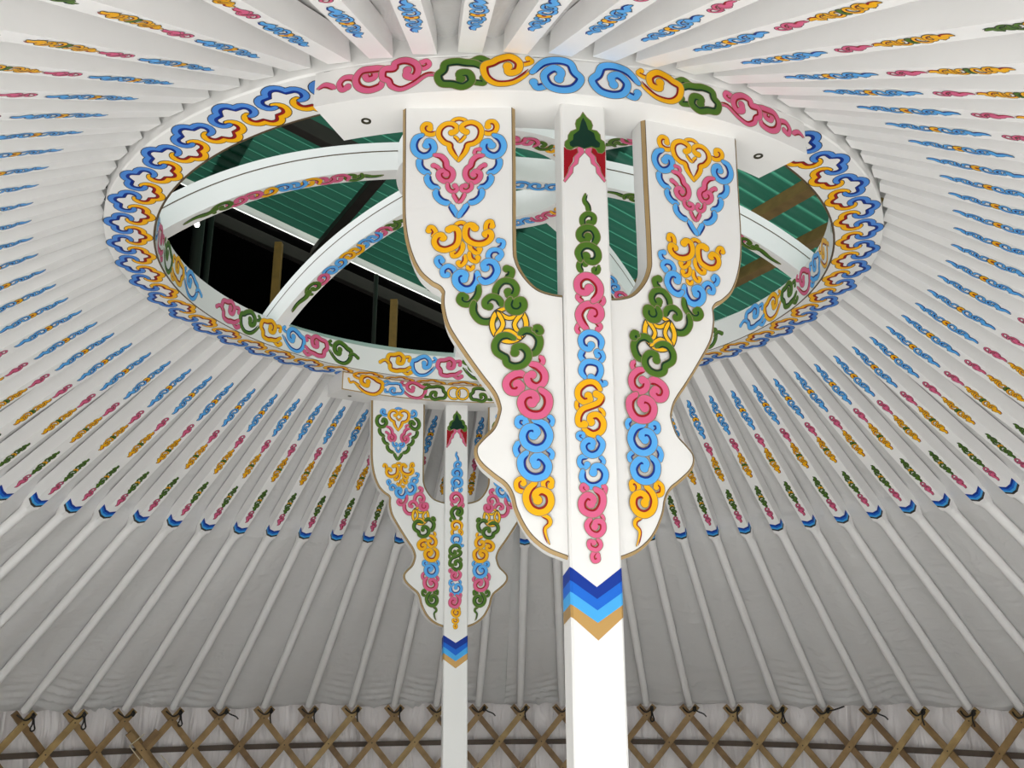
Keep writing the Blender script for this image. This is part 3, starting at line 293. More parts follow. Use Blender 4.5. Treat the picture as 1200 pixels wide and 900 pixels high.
for k in range(8):
    a=math.radians(SP0+45*k); D=Vector((math.sin(a),math.cos(a),0)); T=Vector((math.cos(a),-math.sin(a),0))
    mb=MB(); n=26; vs=[]; w=.031
    rr=[.325+(1.11-.325)*i/n for i in range(n+1)]
    for r in rr:
        sl=-.3*r-.4*r**3; nv=Vector((-sl,0,1)).normalized(); hgt=.105
        b=D*r+Vector((0,0,zs(r)))
        up=D*nv.x*hgt*.8+Vector((0,0,nv.z*hgt))
        vs+= [b-T*w,b+T*w,b+T*w+up,b-T*w+up]
    fs=[]
    for i in range(n):
        for q in range(4): fs.append((4*i+q,4*i+(q+1)%4,4*i+4+(q+1)%4,4*i+4+q))
    fs+=[(0,1,2,3),tuple(4*n+q for q in (3,2,1,0))]
    mb.add(vs,fs,WHITE)
    for s in (-1,1):        # brown groove line along each cheek
        gv=[]
        for i,r in enumerate(rr):
            b=vs[4*i] if s<0 else vs[4*i+1]; t=vs[4*i+3] if s<0 else vs[4*i+2]
            for f in (.66,.70): gv.append(b+(t-b)*f+T*s*.0006)
        mb.add(gv,[(2*i,2*i+1,2*i+3,2*i+2) for i in range(n)],PC['e'])
    Ltot=.72
    def fsp(u,v,h):
        r=.345+u; return D*r+T*v+Vector((0,0,zs(r)-h))
    cols=['N','P','B','B','G','G','B','B','P','N'] if k%2==0 else ['N','P','P','G','B','B','G','P','P','N']
    it=[(.085,.09,.034,'N','tip')]
    L=.046
    for j,c in enumerate(cols): it.append((.135+j*L,L*1.2,.052,c,'r' if j<5 else 'l'))
    it.append((.135+10*L+.02,.09,.034,'N','tipr'))
    chain(mb,fsp,it,'L',4)
    childed(bevel(mb.build('spoke')) if False else mb.build('spoke'),crown)
mb=MB(); hz=H0+.372
lathe(mb,[(.245,hz),(.34,hz),(.34,hz+.105),(.245,hz+.105)],WHITE,72)
def fhub(u,v,h): a=u/.29; r=.29+v; return (r*math.sin(a),r*math.cos(a),hz-h)
per=2*PI*.29; cs='BBBPPGNPPBBBBPPGNPPB'
chain(mb,fhub,[((i+.5)*per/40,per/40*1.1,.05,cs[i%20],'r') for i in range(40)],'L',4)
childed(mb.build('hub'),crown)
for q,(azd,cc) in enumerate(((81,'BBBBBBBB'),(-9,'PPGBBGPP'))):
    a=math.radians(azd); D=Vector((math.sin(a),math.cos(a),0)); T=Vector((math.cos(a),-math.sin(a),0)); mb=MB(); z0=hz+.006+.002*q; l=.25
    vs=[D*(sx*l)+T*(sy*.031)+Vector((0,0,z0+dz)) for sx in (-1,1) for sy,dz in ((-1,0),(1,0),(1,.09),(-1,.09))]
    mb.add(vs,[(0,1,5,4),(1,2,6,5),(2,3,7,6),(3,0,4,7),(3,2,1,0),(4,5,6,7)],WHITE)
    fcb=lambda u,v,h: D*u+T*v+Vector((0,0,z0-h))
    chain(mb,fcb,[((j-3.5)*.058,.058,.05,c,'r' if j<4 else 'l') for j,c in enumerate(cc)],'L',4)
    childed(mb.build('crossbar'),crown)
# ------------------------------------------------------------------ support columns: post, two bracket wings, curved head beam
OUT=[(0.3765,2.829),(0.3725,2.6793),(0.369,2.5707),(0.358,2.505),(0.3368,2.453),(0.3108,2.4248),(0.2935,2.4138),(0.2868,2.4045),(0.2877,2.3909),(0.2862,2.3695),(0.2755,2.3302),(0.2472,2.2824),(0.2139,2.2325),(0.1865,2.194),(0.1768,2.1689),(0.1768,2.1548),(0.1864,2.1266),(0.205,2.107),(0.2190,2.0889),(0.2190,2.0688),(0.2075,2.05),(0.1840,2.029),(0.164,2.0130),(0.1525,1.9928),(0.1453,1.9648),(0.1289,1.931),(0.1105,1.9080),(0.084,1.8885),(0.0485,1.8744)]
SLOT=[(0.0485,2.3990),(0.0727,2.4035),(0.0985,2.415),(0.1215,2.4413),(0.1360,2.4732),(0.1395,2.5120),(0.1395,2.6771),(0.1405,2.829)]
def smooth_line(p,cusps,n=5):
    seg=[];cur=[p[0]]
    for i in range(1,len(p)):
        cur.append(p[i])
        if i in cusps: seg.append(cur); cur=[p[i]]
    seg.append(cur); out=[]
    for s in seg:
        q=crom(s,n) if len(s)>2 else s
        out+=q if not out else q[1:]
    return out
OUTS=smooth_line(OUT,(1,7),5); SLOTS=smooth_line(SLOT,(6,),5)
OUTS=[(u,z) for u,z in OUTS]
POLY=OUTS+SLOTS                       # closed through the post side and along the beam
def wing(parent,fn,thick,strokes,recol,name='bracket_wing',zt=H0-BH,olw=None):
    mb=MB(); z0=OUT[0][1]
    pts=[(u,min(z,zt)) for u,z in POLY]
    N=len(pts); nO=len(OUTS); CH=.0068
    area2=sum(pts[i][0]*pts[(i+1)%N][1]-pts[(i+1)%N][0]*pts[i][1] for i in range(N)); sg=1 if area2>0 else -1
    ins=[]
    for i in range(N):
        lo,hi=(0,nO-1) if i<nO else (nO,N-1)
        p=pts[max(lo,i-1)]; q=pts[min(hi,i+1)]; dx,dy=q[0]-p[0],q[1]-p[1]; L=math.hypot(dx,dy) or 1
        ins.append((max(.0485,pts[i][0]-sg*dy/L*CH),min(zt,pts[i][1]+sg*dx/L*CH)))
    ins[0]=(ins[0][0],zt); ins[-1]=(ins[-1][0],zt)
    for h,pp in ((0,ins),(-thick,pts)):
        tri=tessellate_polygon([[Vector((p[0],p[1],0)) for p in pp]])
        mb.add([fn(u,z,h) for u,z in pp],[tuple(t) for t in tri],WHITE)
    def strip(A,ha,B,hb_,m):
        vs=[]
        for i in range(N): vs+=[fn(A[i][0],A[i][1],ha),fn(B[i][0],B[i][1],hb_)]
        mb.add(vs,[(2*i,2*i+1,2*((i+1)%N)+1,2*((i+1)%N)) for i in range(N) if i!=nO-1],m)
    strip(ins,0,pts,-CH,PC['t']); strip(pts,-CH,pts,-CH-.0018,PC['e']); strip(pts,-CH-.0018,pts,-thick,WHITE)
    for rng in (range(nO),range(nO,N)):       # thin dark line where the tan chamfer meets the face
        c=[ins[i] for i in rng]; ribbon(mb,c,[.0008]*len(c),0,.0002,fn,PC['e'])
    paint(mb,strokes,fn,recol,olw=olw)
    o=mb.build(name); return childed(o,parent)
def arc_box(mb,R0,R1,z0,z1,a0,a1,m,n=60,r2=None):
    vs=[]
    for i in range(n+1):
        a=a0+(a1-a0)*i/n
        for r,z in ((R0,z0),(R1,z0),(R1,z1),(R0,z1)): vs.append((r*math.sin(a),r*math.cos(a),z))
    fs=[]
    for i in range(n):
        for q in range(4): fs.append((4*i+q,4*i+(q+1)%4,4*i+4+(q+1)%4,4*i+4+q))
    fs+=[(0,1,2,3),tuple(4*n+q for q in (3,2,1,0))]
    mb.add(vs,fs,m)
def post_mesh(mb,P,w,d,zt,chev,face):     # P(t,out,z); visible face at out=0, body behind
    c=.004
    sec=[(-w/2+c,0),(w/2-c,0),(w/2,-c),(w/2,-d),(-w/2,-d),(-w/2,-c)]
    vs=[P(t,o,z) for z in (0,.9,1.8,zt) for t,o in sec]; K=len(sec)
    fs=[(j*K+i,j*K+(i+1)%K,(j+1)*K+(i+1)%K,(j+1)*K+i) for j in range(3) for i in range(K)]
    fs+=[tuple(range(K)),tuple(3*K+i for i in range(K-1,-1,-1))]
    mb.add(vs,fs,WHITE)
    for b,col in enumerate(('c1','c2','c3','c4')):
        zl=(chev[b][0]+chev[b][2])/2; zm=chev[b][1]; yl=(chev[b+1][0]+chev[b+1][2])/2; ym=chev[b+1][1]; h=.0004; e=w/2+h
        path=[(-e,-d-h,zl-.011,yl-.011),(-e,0,zl,yl),(-w/2+c,h,zl-.003,yl-.003),(0,h,zm,ym),(w/2-c,h,zl-.003,yl-.003),(e,0,zl,yl),(e,-d-h,zl-.011,yl-.011)]
        path[1]=(-e,-c,zl,yl); path[5]=(e,-c,zl,yl)
        vs=[];
        for t,o,za,zb in path: vs+=[P(t,o,za),P(t,o,zb)]
        mb.add(vs,[(2*i,2*i+1,2*i+3,2*i+2) for i in range(len(path)-1)],PC[col])
# ---- near column
col1=tag(empty('support_column',tuple(NRM*1.13+TAN*TC)),'large white support column in front, with carved painted brackets and blue chevron bands','column')
KW=.178
def wing_fn(side,r0=1.148,K=KW,face=1,lean=0):
    nn=(NRM+TAN*(K*side)).normalized() if face==1 else (-NRM+TAN*(K*side)).normalized()
    if face==1: base=lambda u: TAN*(TC+side*u)+NRM*(r0-K*(u-.048))
    else: base=lambda u: TAN*(side*u)-NRM*(r0-K*(u-.05))
    def f(u,z,h): 
        p=base(u)+nn*h; 
        if lean: p=p+TAN*(lean*(2.8-z))
        return (p.x,p.y,z)
    if face==-1:
        nn2=(NRM-TAN*(K*side)*(-1)).normalized()
    return f
def wing_fn_far(side,r0=1.183,K=.131,lean=.0095):
    nn=(NRM-TAN*(K*side)).normalized()
    def f(u,z,h):
        p=TAN*(side*u+lean*(2.8-z))-NRM*(r0-K*(u-.05))+nn*h
        return (p.x,p.y,z)
    return f
wing(col1,wing_fn(-1),.05,DATA['wing'],None)
wing(col1,wing_fn(1),.05,DATA['wing'],None)
mb=MB()
def P1(t,o,z): p=TAN*(TC+t)+NRM*(1.162+o); return (p.x,p.y,z)
post_mesh(mb,P1,.0965,.062,H0-BH,DATA['chev_front'],1)
def fpo(u,z,h): p=TAN*(TC+u)+NRM*(1.162+h); return (p.x,p.y,z)
fpost=lambda u,v,h: fpo(u,v,h)
for i,(c,pts) in enumerate(DATA['lotus']):
    fill(mb,pts,fpost,.0003+i*.00006,PC[c])
    if c in 'PN': 
        q=list(pts)+[pts[0]]; ribbon(mb,q,[.0008]*len(q),0,.0003+i*.00006+.00003,fpost,PC['L'])
paint(mb,DATA['post'],fpost)
childed(mb.build('post'),col1)
AC1=PI-AZ-math.asin(TC/1.2)*(-1)*(-1)
mb=MB(); half=math.radians(27.95)
arc_box(mb,RI+.002,RO,H0-BH,H0-.0005,AC1-half,AC1+half,WHITE)
thc=math.asin(TC/1.2)
def fbeam(side):
    def f(u,v,h):
        th=thc+side*u/1.2; r=1.2+h; p=NRM*(r*math.cos(th))+TAN*(r*math.sin(th)); return (p.x,p.y,H0+v)
    return f
for s in (1,-1): paint(mb,DATA['beam'],fbeam(s))
childed(mb.build('head_beam'),col1)
def screw(parent,p,r=.011):
    mb=MB(); n=16
    vs=[]
    for rr,z in ((r,0.001),(r,-.002),(r*.6,-.002),(r*.45,.001)):
        vs+=[(p[0]+rr*math.cos(2*PI*i/n),p[1]+rr*math.sin(2*PI*i/n),p[2]+z) for i in range(n)]
    mb.add(vs,[(j*n+i,j*n+(i+1)%n,(j+1)*n+(i+1)%n,(j+1)*n+i) for j in range(3) for i in range(n)]+[tuple(3*n+i for i in range(n))],SCREWM)
    childed(mb.build('screw'),parent)
SCREWM=mat('steel_screw','4A4838',.35,metal=.8)
for q in ((-.452,1.03),(.452,1.03)):
    p=TAN*(TC+q[0])+NRM*q[1]; screw(col1,(p.x,p.y,H0-BH))
# ---- far column
col2=tag(empty('support_column',tuple(-NRM*1.2+TAN*.01)),'smaller-looking white support column at the back, its heart motif edged in green','column')
REC={'h':'B','g':'G','c':'N','k':'P','m':'B','p':'G','b':'B','u':'P','o':'O','v':'N','w':'G','x':'B','y':'P','z':'N'}
wing(col2,wing_fn_far(-1),.05,DATA['wing'],REC)
wing(col2,wing_fn_far(1),.05,DATA['wing'],REC)
mb=MB()
def P2(t,o,z): p=TAN*(t+.0095*(2.8-z))-NRM*(1.168-o); return (p.x,p.y,z)
post_mesh(mb,P2,.1,.07,H0-BH,DATA['chev_far'],-1)
fpost2=lambda u,v,h: P2(u,h,v)
ztop=max(p[1] for c,q in DATA['lotus'] for p in q)
for i,(c,pts) in enumerate(DATA['lotus']):
    fill(mb,[(u,z-ztop+2.806) for u,z in pts],fpost2,.0003+i*.00006,PC[c])
    if c in 'PN':
        q=[(u,z-ztop+2.806) for u,z in list(pts)+[pts[0]]]; ribbon(mb,q,[.0008]*len(q),0,.0003+i*.00006+.00003,fpost2,PC['L'])
paint(mb,DATA['post'],fpost2,{'a':'B','b1':'P','b2':'N','c1':'G','c2':'B','d':'N','e1':'P','e2':'B','f1':'P','f':'G'})
childed(mb.build('post'),col2)
AC2=-AZ
mb=MB(); half2=math.radians(26.8)
arc_box(mb,1.118,1.25,H0-BH,H0-.0005,AC2-half2,AC2+half2,WHITE)
def ffb(u,v,h): r=1.118-h; a=AC2+u/1.118; return (r*math.sin(a),r*math.cos(a),H0+v)
E2=half2*1.118
for z in (-.003,-BH+.003): ribbon(mb,[(-E2+2*E2*i/60,z) for i in range(61)],[.0025]*61,0,.0003,ffb,PC['t'])
for s in (-1,1): ribbon(mb,[(s*(E2-.003),-.003),(s*(E2-.003),-.04),(s*(E2-.003),-BH+.003)],[.0025]*3,0,.00035,ffb,PC['t'])
def A2u(az): return (math.radians(az)-AC2)*1.118
for s in (1,-1):
    for az_,W,c,wh in ((-30.3,.13,'G',CLOUD),(-24.3,.085,'B',CLOUD2),(-19.9,.11,'P',CLOUD),(-14.9,.10,'N',CLOUD2)):
        u=A2u(az_); cloud(mb,ffb,s*u,-.041,W,c,-s,1,wh,.0003,'L',5,1.15,.95 if W>.1 else 1)
    stroke(mb,'G',.009,[(s*A2u(-32.2),-.05),(s*A2u(-33.6),-.04),(s*A2u(-34.4),-.045),(s*A2u(-34.8),-.03)],'b',ffb,.0006)
for d in (-.019,.019):
    stroke(mb,'O',.0075,[(d+.026*math.cos(2*PI*i/12),-.041+.026*math.sin(2*PI*i/12)) for i in range(13)],'',ffb,.0006+d*.01)
childed(mb.build('head_beam'),col2)
for q in (-.47,.47):
    p=TAN*q-NRM*1.09; screw(col2,(p.x,p.y,H0-BH),.008)
# ------------------------------------------------------------------ roof poles
w_,r_=pole_ends(11); PL=(w_-r_).length       # far poles; the ones over the door are a little less steep
def pole_mesh():
    mb=MB(); hw=.0255; hh=.058; xr=PL-1.085    # x runs from the foot up to the crown
    def ring(x,rnd):
        out=[]
        for i in range(16):
            a=2*PI*i/16
            ca,sa=math.cos(a),math.sin(a); k=1/max(abs(ca),abs(sa)); sq=(hw*ca*k,hh/2+hh/2*sa*k); R=.0205-.002*(1-min(1,x/.3))
            ro=(R*ca,.021+R*sa)
            out.append((x,sq[0]*(1-rnd)+ro[0]*rnd,sq[1]*(1-rnd)+ro[1]*rnd))
        return out
    st=[(0.012,1),(.3,1),(.8,1),(xr-.045,1),(xr-.01,.35),(xr,0),(PL*.75,0),(PL-.003,0)]
    vs=[];K=16
    for x,rn in st: vs+=ring(x,rn)
    for j in range(len(st)-1):
        rnd=st[j][1]>.5
        o=len(mb.v); mb.add(vs[j*K:(j+2)*K],[(i,(i+1)%K,K+(i+1)%K,K+i) for i in range(K)],POLEW,rnd)
    mb.add(vs[:K],[tuple(range(K))],POLEW); mb.add(vs[-K:],[tuple(range(K-1,-1,-1))],POLEW)
    def fn(u,v,h): return (PL-u,v,-h)             # u measured from the crown end
    def ch(t0,t1,col,bead,units,W=.034):
        u0,u1=t0,t1; it=[]; L=(u1-u0); nb=units*2
        bl=L*.12 if bead else 0; tip=L*.16; ul=(L-bl-2*tip)/nb
        u=u0; it.append((u+tip/2,tip*1.2,W*.8,col,'tip')); u+=tip
        for i in range(units): it.append((u+ul/2,ul*1.35,W*(.85+.15*i/units),col,'r')); u+=ul
        if bead: it.append((u+bl/2,bl*1.1,W*.8,bead,'bead')); u+=bl
        for i in range(units): it.append((u+ul/2,ul*1.35,W*(1-.15*i/units),col,'l')); u+=ul
        it.append((u+tip/2,tip*1.2,W*.8,col,'tipr'))
        return it
    B2='B'
    chain(mb,fn,ch(.208,.432,'B','G',2),'I',3)
    for a,b in ((.465,.539),(.915,.988)):
        L=b-a
        chain(mb,fn,[(a+L*.18,L*.42,.024,'P','l'),(a+L*.48,L*.45,.03,'P','r'),(a+L*.8,L*.5,.024,'P','tipr')],'I',3)
    chain(mb,fn,ch(.553,.705,'G','N',2),'I',3)
    chain(mb,fn,ch(.768,.907,'N','G',2,.03),'I',3)
    # chevron foot band wraps the three visible faces
    u0=1.022; bw=.011
    for b,c in enumerate(('c1','c2','c3','I')):
        hx=.0004; path=[(-hw-hx,hh*.5,-.002),(-hw-hx,0,0),(0,-hx,.011),(hw+hx,0,0),(hw+hx,hh*.5,-.002)]
        vs=[]
        for y,z,d in path:
            zz=z if z>0 else -hx
            vs+=[(PL-(u0+b*bw+d),y,zz),(PL-(u0+(b+1)*bw+d),y,zz)]
        mb.add(vs,[(2*i,2*i+1,2*i+3,2*i+2) for i in range(4)],PC[c])
    return mb
first=None
for k,label in POLES:
    w,r=pole_ends(k)
    ax=(r-w).normalized(); w=r-ax*PL; side=Vector((0,0,1)).cross(ax).normalized(); up=ax.cross(side)
    M=Matrix((( ax.x,side.x,up.x,w.x),(ax.y,side.y,up.y,w.y),(ax.z,side.z,up.z,w.z),(0,0,0,1)))
    if first is None: o=first=pole_mesh().build('roof_pole')
    else: o=first.copy(); COL.objects.link(o)
    o.matrix_world=M
    tag(o,label,'roof pole','painted roof poles radiating from the crown')
# ------------------------------------------------------------------ lattice wall
HZ=1.458; STEP=.150
def cylp(s,r,z): a=s/RW; return Vector((r*math.sin(a),r*math.cos(a),z))
def slat(parent,k,sgn,rin,top=1.515,m=0,ds=0):
    mb=MB(); mt=WOODL[m]; th=.011; wd=.017
    s0=(A0+(k-11)*DA)*RW+ds; slope=STEP/(RW*DA/2)    # dz per ds
    dl=math.hypot(1,slope); nx,nz=slope/dl,-1/dl*1
    N=22; vs=[]
    for i in range(N+1):
        z=top+(0.01-top)*i/N; s=s0+sgn*(z-HZ)/slope
        for (q,dr) in ((-1,0),(1,0),(1,th),(-1,th)):
            ss=s+q*wd*nx; zz=z-q*wd*sgn/dl
            vs.append(cylp(ss,rin+dr,zz))
    fs=[(4*i+q,4*i+(q+1)%4,4*i+4+(q+1)%4,4*i+4+q) for i in range(N) for q in range(4)]
    mb.add(vs,fs,mt); mb.add(vs[:4],[(0,1,2,3)],BARK); mb.add(vs[-4:],[(3,2,1,0)],mt)
    for j in range(0,9):                       # pivots where the slats cross
        z=HZ-j*STEP; s=s0+sgn*(z-HZ)/slope
        if z>top-.02: continue
        mb.add([cylp(s+.0045*math.cos(2*PI*i/8),rin-.0008,z+.0045*math.sin(2*PI*i/8)) for i in range(8)],[tuple(range(8))],BARK)
    childed(mb.build('slat'),parent)
pA=cylp((A0+(0-11)*DA)*RW,RW,0); pB=cylp((A0+(13-11)*DA)*RW,RW,0)
latL=tag(empty('lattice_panel',tuple(pA)),'left wooden lattice wall panel, ending at the cream lashing','lattice wall')
latR=tag(empty('lattice_panel',tuple(pB)),'long wooden lattice wall panel behind both columns, right of the cream lashing','lattice wall')
for k in range(-4,27):
    par=latL if k<=2 else latR
    slat(par,k,-1,RW-.002,m=random.choice((0,1,1)))
    slat(par,k,1,RW-.015,m=random.choice((0,0,2)))
DS=RW*DA
slat(latL,3,1,RW-.028,top=1.405,m=1,ds=-.032); slat(latL,2,-1,RW-.040,top=1.400,m=0,ds=-.030)
# ------------------------------------------------------------------ belt behind the lattice
mb=MB(); N=120; vs=[]
for i in range(N+1):
    a=-1.3+2.6*i/N
    for r,z in ((RW+.030,1.288),(RW+.030,1.318),(RW+.034,1.318),(RW+.034,1.288)): vs.append((r*math.sin(a),r*math.cos(a),z+.004*math.sin(a*5)))
mb.add(vs,[(4*i+q,4*i+(q+1)%4,4*i+4+(q+1)%4,4*i+4+q) for i in range(N) for q in range(4)],BELT)
tag(mb.build('girth_band'),'flat brown girth band running behind the lattice slats','band')
# ------------------------------------------------------------------ cords
def cord(name,lines,rad,m,label,cat,group=None):
    mb=MB()
    for pts in lines:
        P=[Vector(p) for p in pts]; q=[P[0]]+P+[P[-1]]; c=[]
        for i in range(1,len(q)-2):
            for k in range(6):
                t=k/6; a,b,cc,d=q[i-1],q[i],q[i+1],q[i+2]
                c.append(.5*(2*b+(cc-a)*t+(2*a-5*b+4*cc-d)*t*t+(3*b-a-3*cc+d)*t**3))
        c.append(P[-1]); vs=[]
        for i,p in enumerate(c):
            d=(c[min(i+1,len(c)-1)]-c[max(i-1,0)]).normalized(); u=d.cross(Vector((.3,.2,1))).normalized(); v=d.cross(u)
            for j in range(6): a=2*PI*j/6; vs.append(p+(u*math.cos(a)+v*math.sin(a))*rad)
        mb.add(vs,[(6*i+j,6*i+(j+1)%6,6*i+6+(j+1)%6,6*i+6+j) for i in range(len(c)-1) for j in range(6)],m,True)
        mb.add(vs[:6],[tuple(range(6))],m); mb.add(vs[-6:],[tuple(range(5,-1,-1))],m)
    return tag(mb.build(name),label,cat,group)
for k in range(0,23):
    if k==13: continue
    s0=(A0+(k-11)*DA)*RW; R=RW-.028; kind=(0,0,4,0,1,2,2,2,2,0,1,2,0,0,0,1,2,0,3,1,2,2,1)[k]
    g=lambda ds,dz,dr=0: cylp(s0+ds,R+dr,ZW+dz)
    lines=[[g(-.038,.005,.02),(g(-.02,-.012)),g(0,-.022,-.004),g(.022,-.012),g(.04,.008,.01),g(.046,.0,.03)],
           [g(.026,-.004,-.004),g(.036,.006,-.008),g(.044,-.004,-.004),g(.034,-.016,-.006),g(.026,-.004,-.004)],
           [g(.03,-.012,-.008),g(.038,-.002,-.010),g(.030,.006,-.006),g(.04,.012,.004)]]
    if kind==0: lines.append([g(.034,-.008,-.010),g(.034,-.04,-.010),g(.026,-.062,-.010),g(.034,-.075,-.010),g(.048,-.066,-.010),g(.042,-.04,-.010),g(.036,-.008,-.010)])
    if kind==1: lines.append([g(.036,-.004,-.010),g(.06,-.018,-.012),g(.09,-.03,-.010),g(.105,-.045,-.012)])
    if kind==2: lines.append([g(.034,-.008,-.010),g(.030,-.035,-.012),g(.036,-.07,-.010)])
    if kind==3: lines.append([g(.036,-.004,-.010),g(.07,.0,-.010),g(.13,.02,-.006)])
    cord('tie_cord',lines,.0042,CORD,TIES[k],'cord','black cords tying the roof poles to the lattice')
s2=(A0+(2-11)*DA)*RW; g=lambda ds,z,dr=-.045: cylp(s2+ds,RW+dr,z)
cord('lashing_cord',[[g(.103,1.392),g(.07,1.365),g(.036,1.338),g(.033,1.332),g(.06,1.30),g(.095,1.262)]],.003,CREAM,'upper cream lashing cord where the two lattice panels meet, bent like an arrowhead','cord')
cord('lashing_cord',[[g(.205,1.28),g(.25,1.235),g(.295,1.19)]],.003,CREAM,'lower straight end of cream lashing cord on the lattice, right of the bent one','cord')
# ------------------------------------------------------------------ shed above the crown
U=Vector((.87,.49,-.25)).normalized(); V=Vector((-.49,.87,0)).normalized(); Nn=U.cross(V).normalized()
if Nn.z<0: Nn=-Nn
SHK=2.3; EYE=Vector((.0513,-2.8834,1.665))      # roof set 2.3 times farther than the first estimate
def rp(a,b,h=0): 
    return EYE+(BASE+U*a+V*b+Nn*h-EYE)*SHK
BASE=Vector((0,0,4.6))-U*(Vector((0,0,4.6)).dot(U))-V*(Vector((0,0,4.6)).dot(V))
def trans_mat(name,dif,tr,mixf,rough=.3,wave=False):
    m=bpy.data.materials.new(name); m.use_nodes=True; nt=m.node_tree; b=nt.nodes['Principled BSDF']; out=nt.nodes['Material Output']
    b.inputs['Base Color'].default_value=hexc(dif); b.inputs['Roughness'].default_value=rough
    tc=nt.nodes.new('ShaderNodeTexCoord'); n=nt.nodes.new('ShaderNodeTexNoise'); n.inputs['Scale'].default_value=1.3; n.inputs['Detail'].default_value=6
    nt.links.new(tc.outputs['Object'],n.inputs['Vector'])
    r=nt.nodes.new('ShaderNodeValToRGB'); r.color_ramp.elements[0].position=.3; r.color_ramp.elements[1].position=.7
    c=hexc(tr); r.color_ramp.elements[0].color=tuple(v*.72 for v in c[:3])+(1,); r.color_ramp.elements[1].color=c
    t=nt.nodes.new('ShaderNodeBsdfTranslucent'); nt.links.new(n.outputs['Fac'],r.inputs['Fac']); nt.links.new(r.outputs['Color'],t.inputs['Color'])
    x=nt.nodes.new('ShaderNodeMixShader'); x.inputs[0].default_value=mixf
    nt.links.new(b.outputs[0],x.inputs[1]); nt.links.new(t.outputs[0],x.inputs[2]); nt.links.new(x.outputs[0],out.inputs[0]); return m
GREEN=trans_mat('green_fibreglass','2C5A4A','35705A',.45,wave=True)
CLEAR=trans_mat('clear_fibreglass','C9CDC6','F0F4EC',.62,wave=True)
TIMB=mat('shed_timber','8A6C3A',.7,noise=.35,scale=6); DARKT=mat('shed_dark_timber','2E2721',.8,noise=.3,scale=6)
shed=tag(empty('shed_roof',(0,6,8.2)),'green translucent corrugated shed roof seen through the crown opening','shed roof')
def sheet(name,b0,b1,a0,a1,m,dh=0):
    mb=MB(); pitch=.105; n=int((b1-b0)/pitch*8); vs=[]
    for i in range(n+1):
        b=b0+(b1-b0)*i/n; ph=(b/pitch)%1
        h=.022*(max(-1,min(1,1.7*math.sin(2*PI*ph))))+dh
        for a in (a0,a1): vs.append(rp(a,b,h))
    mb.add(vs,[(2*i,2*i+1,2*i+3,2*i+2) for i in range(n)],m,True)
    return childed(mb.build(name),shed)
VE=3.27; AL=-1.5
a=AL-1.0
for j,wd in enumerate((1.0,1.62,1.9,1.9)):
    sheet('roof_sheet',-6.2,VE-.14,a-.06,a+wd+.06,GREEN,.006*(j%2)); a+=wd
sheet('roof_sheet',-4.5,1.0,AL-4.5,AL-.95,GREEN,.006)  # added sheet out of view, blocks sun from falling through the crown
sheet('clear_sheet',VE-.15,VE,AL-1.0,AL+5.4,CLEAR,.008)
def beam(name,p,q,w,h,m,parent,upv=None):
    mb=MB(); d=(q-p).normalized(); u=(upv or Vector((0,0,1))); s=d.cross(u).normalized(); u=s.cross(d)
    vs=[x+s*a*w/2+u*b*h/2 for x in (p,q) for a,b in ((-1,-1),(1,-1),(1,1),(-1,1))]
    mb.add(vs,[(0,1,5,4),(1,2,6,5),(2,3,7,6),(3,0,4,7),(3,2,1,0),(4,5,6,7)],m)
    o=bevel(mb.build(name),.004,1); 
    return childed(o,parent) if parent else o
for aa,m,w in ((-.74,DARKT,.06),(.98,TIMB,.06),(1.32,TIMB,.055),(2.9,TIMB,.06)):
    beam('purlin',rp(aa,-6.2,-.065),rp(aa,VE+.0,-.065),w*SHK,.08*SHK,m,shed,Nn)
beam('rafter',rp(AL-1.0,1.89,-.12),rp(-.76,1.89,-.12),.07*SHK,.09*SHK,DARKT,shed,Nn)
beam('rafter',rp(AL-1.0,VE-.05,-.15),rp(AL+5.4,VE-.05,-.15),.06*SHK,.08*SHK,DARKT,shed,Nn)
# dark netting: back wall of the shed, and a sheet added for shade on the left
NET=mat('black_netting','050505',1,spec=0,noise=.4,scale=5)
def netwall(name,p,q,bot=-.1):
    mb=MB(); n=60; vs=[]; d=(q-p); L=d.length; s=Vector((d.y,-d.x,0)).normalized()
    for i in range(n+1):
        t=i/n; x=p+d*t; w=.02*math.sin(t*L*9)+.012*math.sin(t*L*23)
        for off in (0,.012): vs+= [Vector((x.x,x.y,bot))+s*(w+off), Vector((x.x,x.y,x.z))+s*(w+off)]
    fs=[]
    for i in range(n):
        b=4*i; fs+=[(b,b+4,b+5,b+1),(b+2,b+3,b+7,b+6),(b+1,b+5,b+7,b+3),(b,b+2,b+6,b+4)]
    mb.add(vs,fs,NET,True); return tag(mb.build(name),kind='structure')
netwall('wall_shed_back',rp(AL-2.6,VE+.03,.35),rp(AL+5.4,VE+.03,.35))
netwall('wall_left_shade_sheet',rp(AL-.75,VE+.0,.5),rp(AL-.75,1.75,.5))  # no wall stands here; dark sheet added in place of the shade
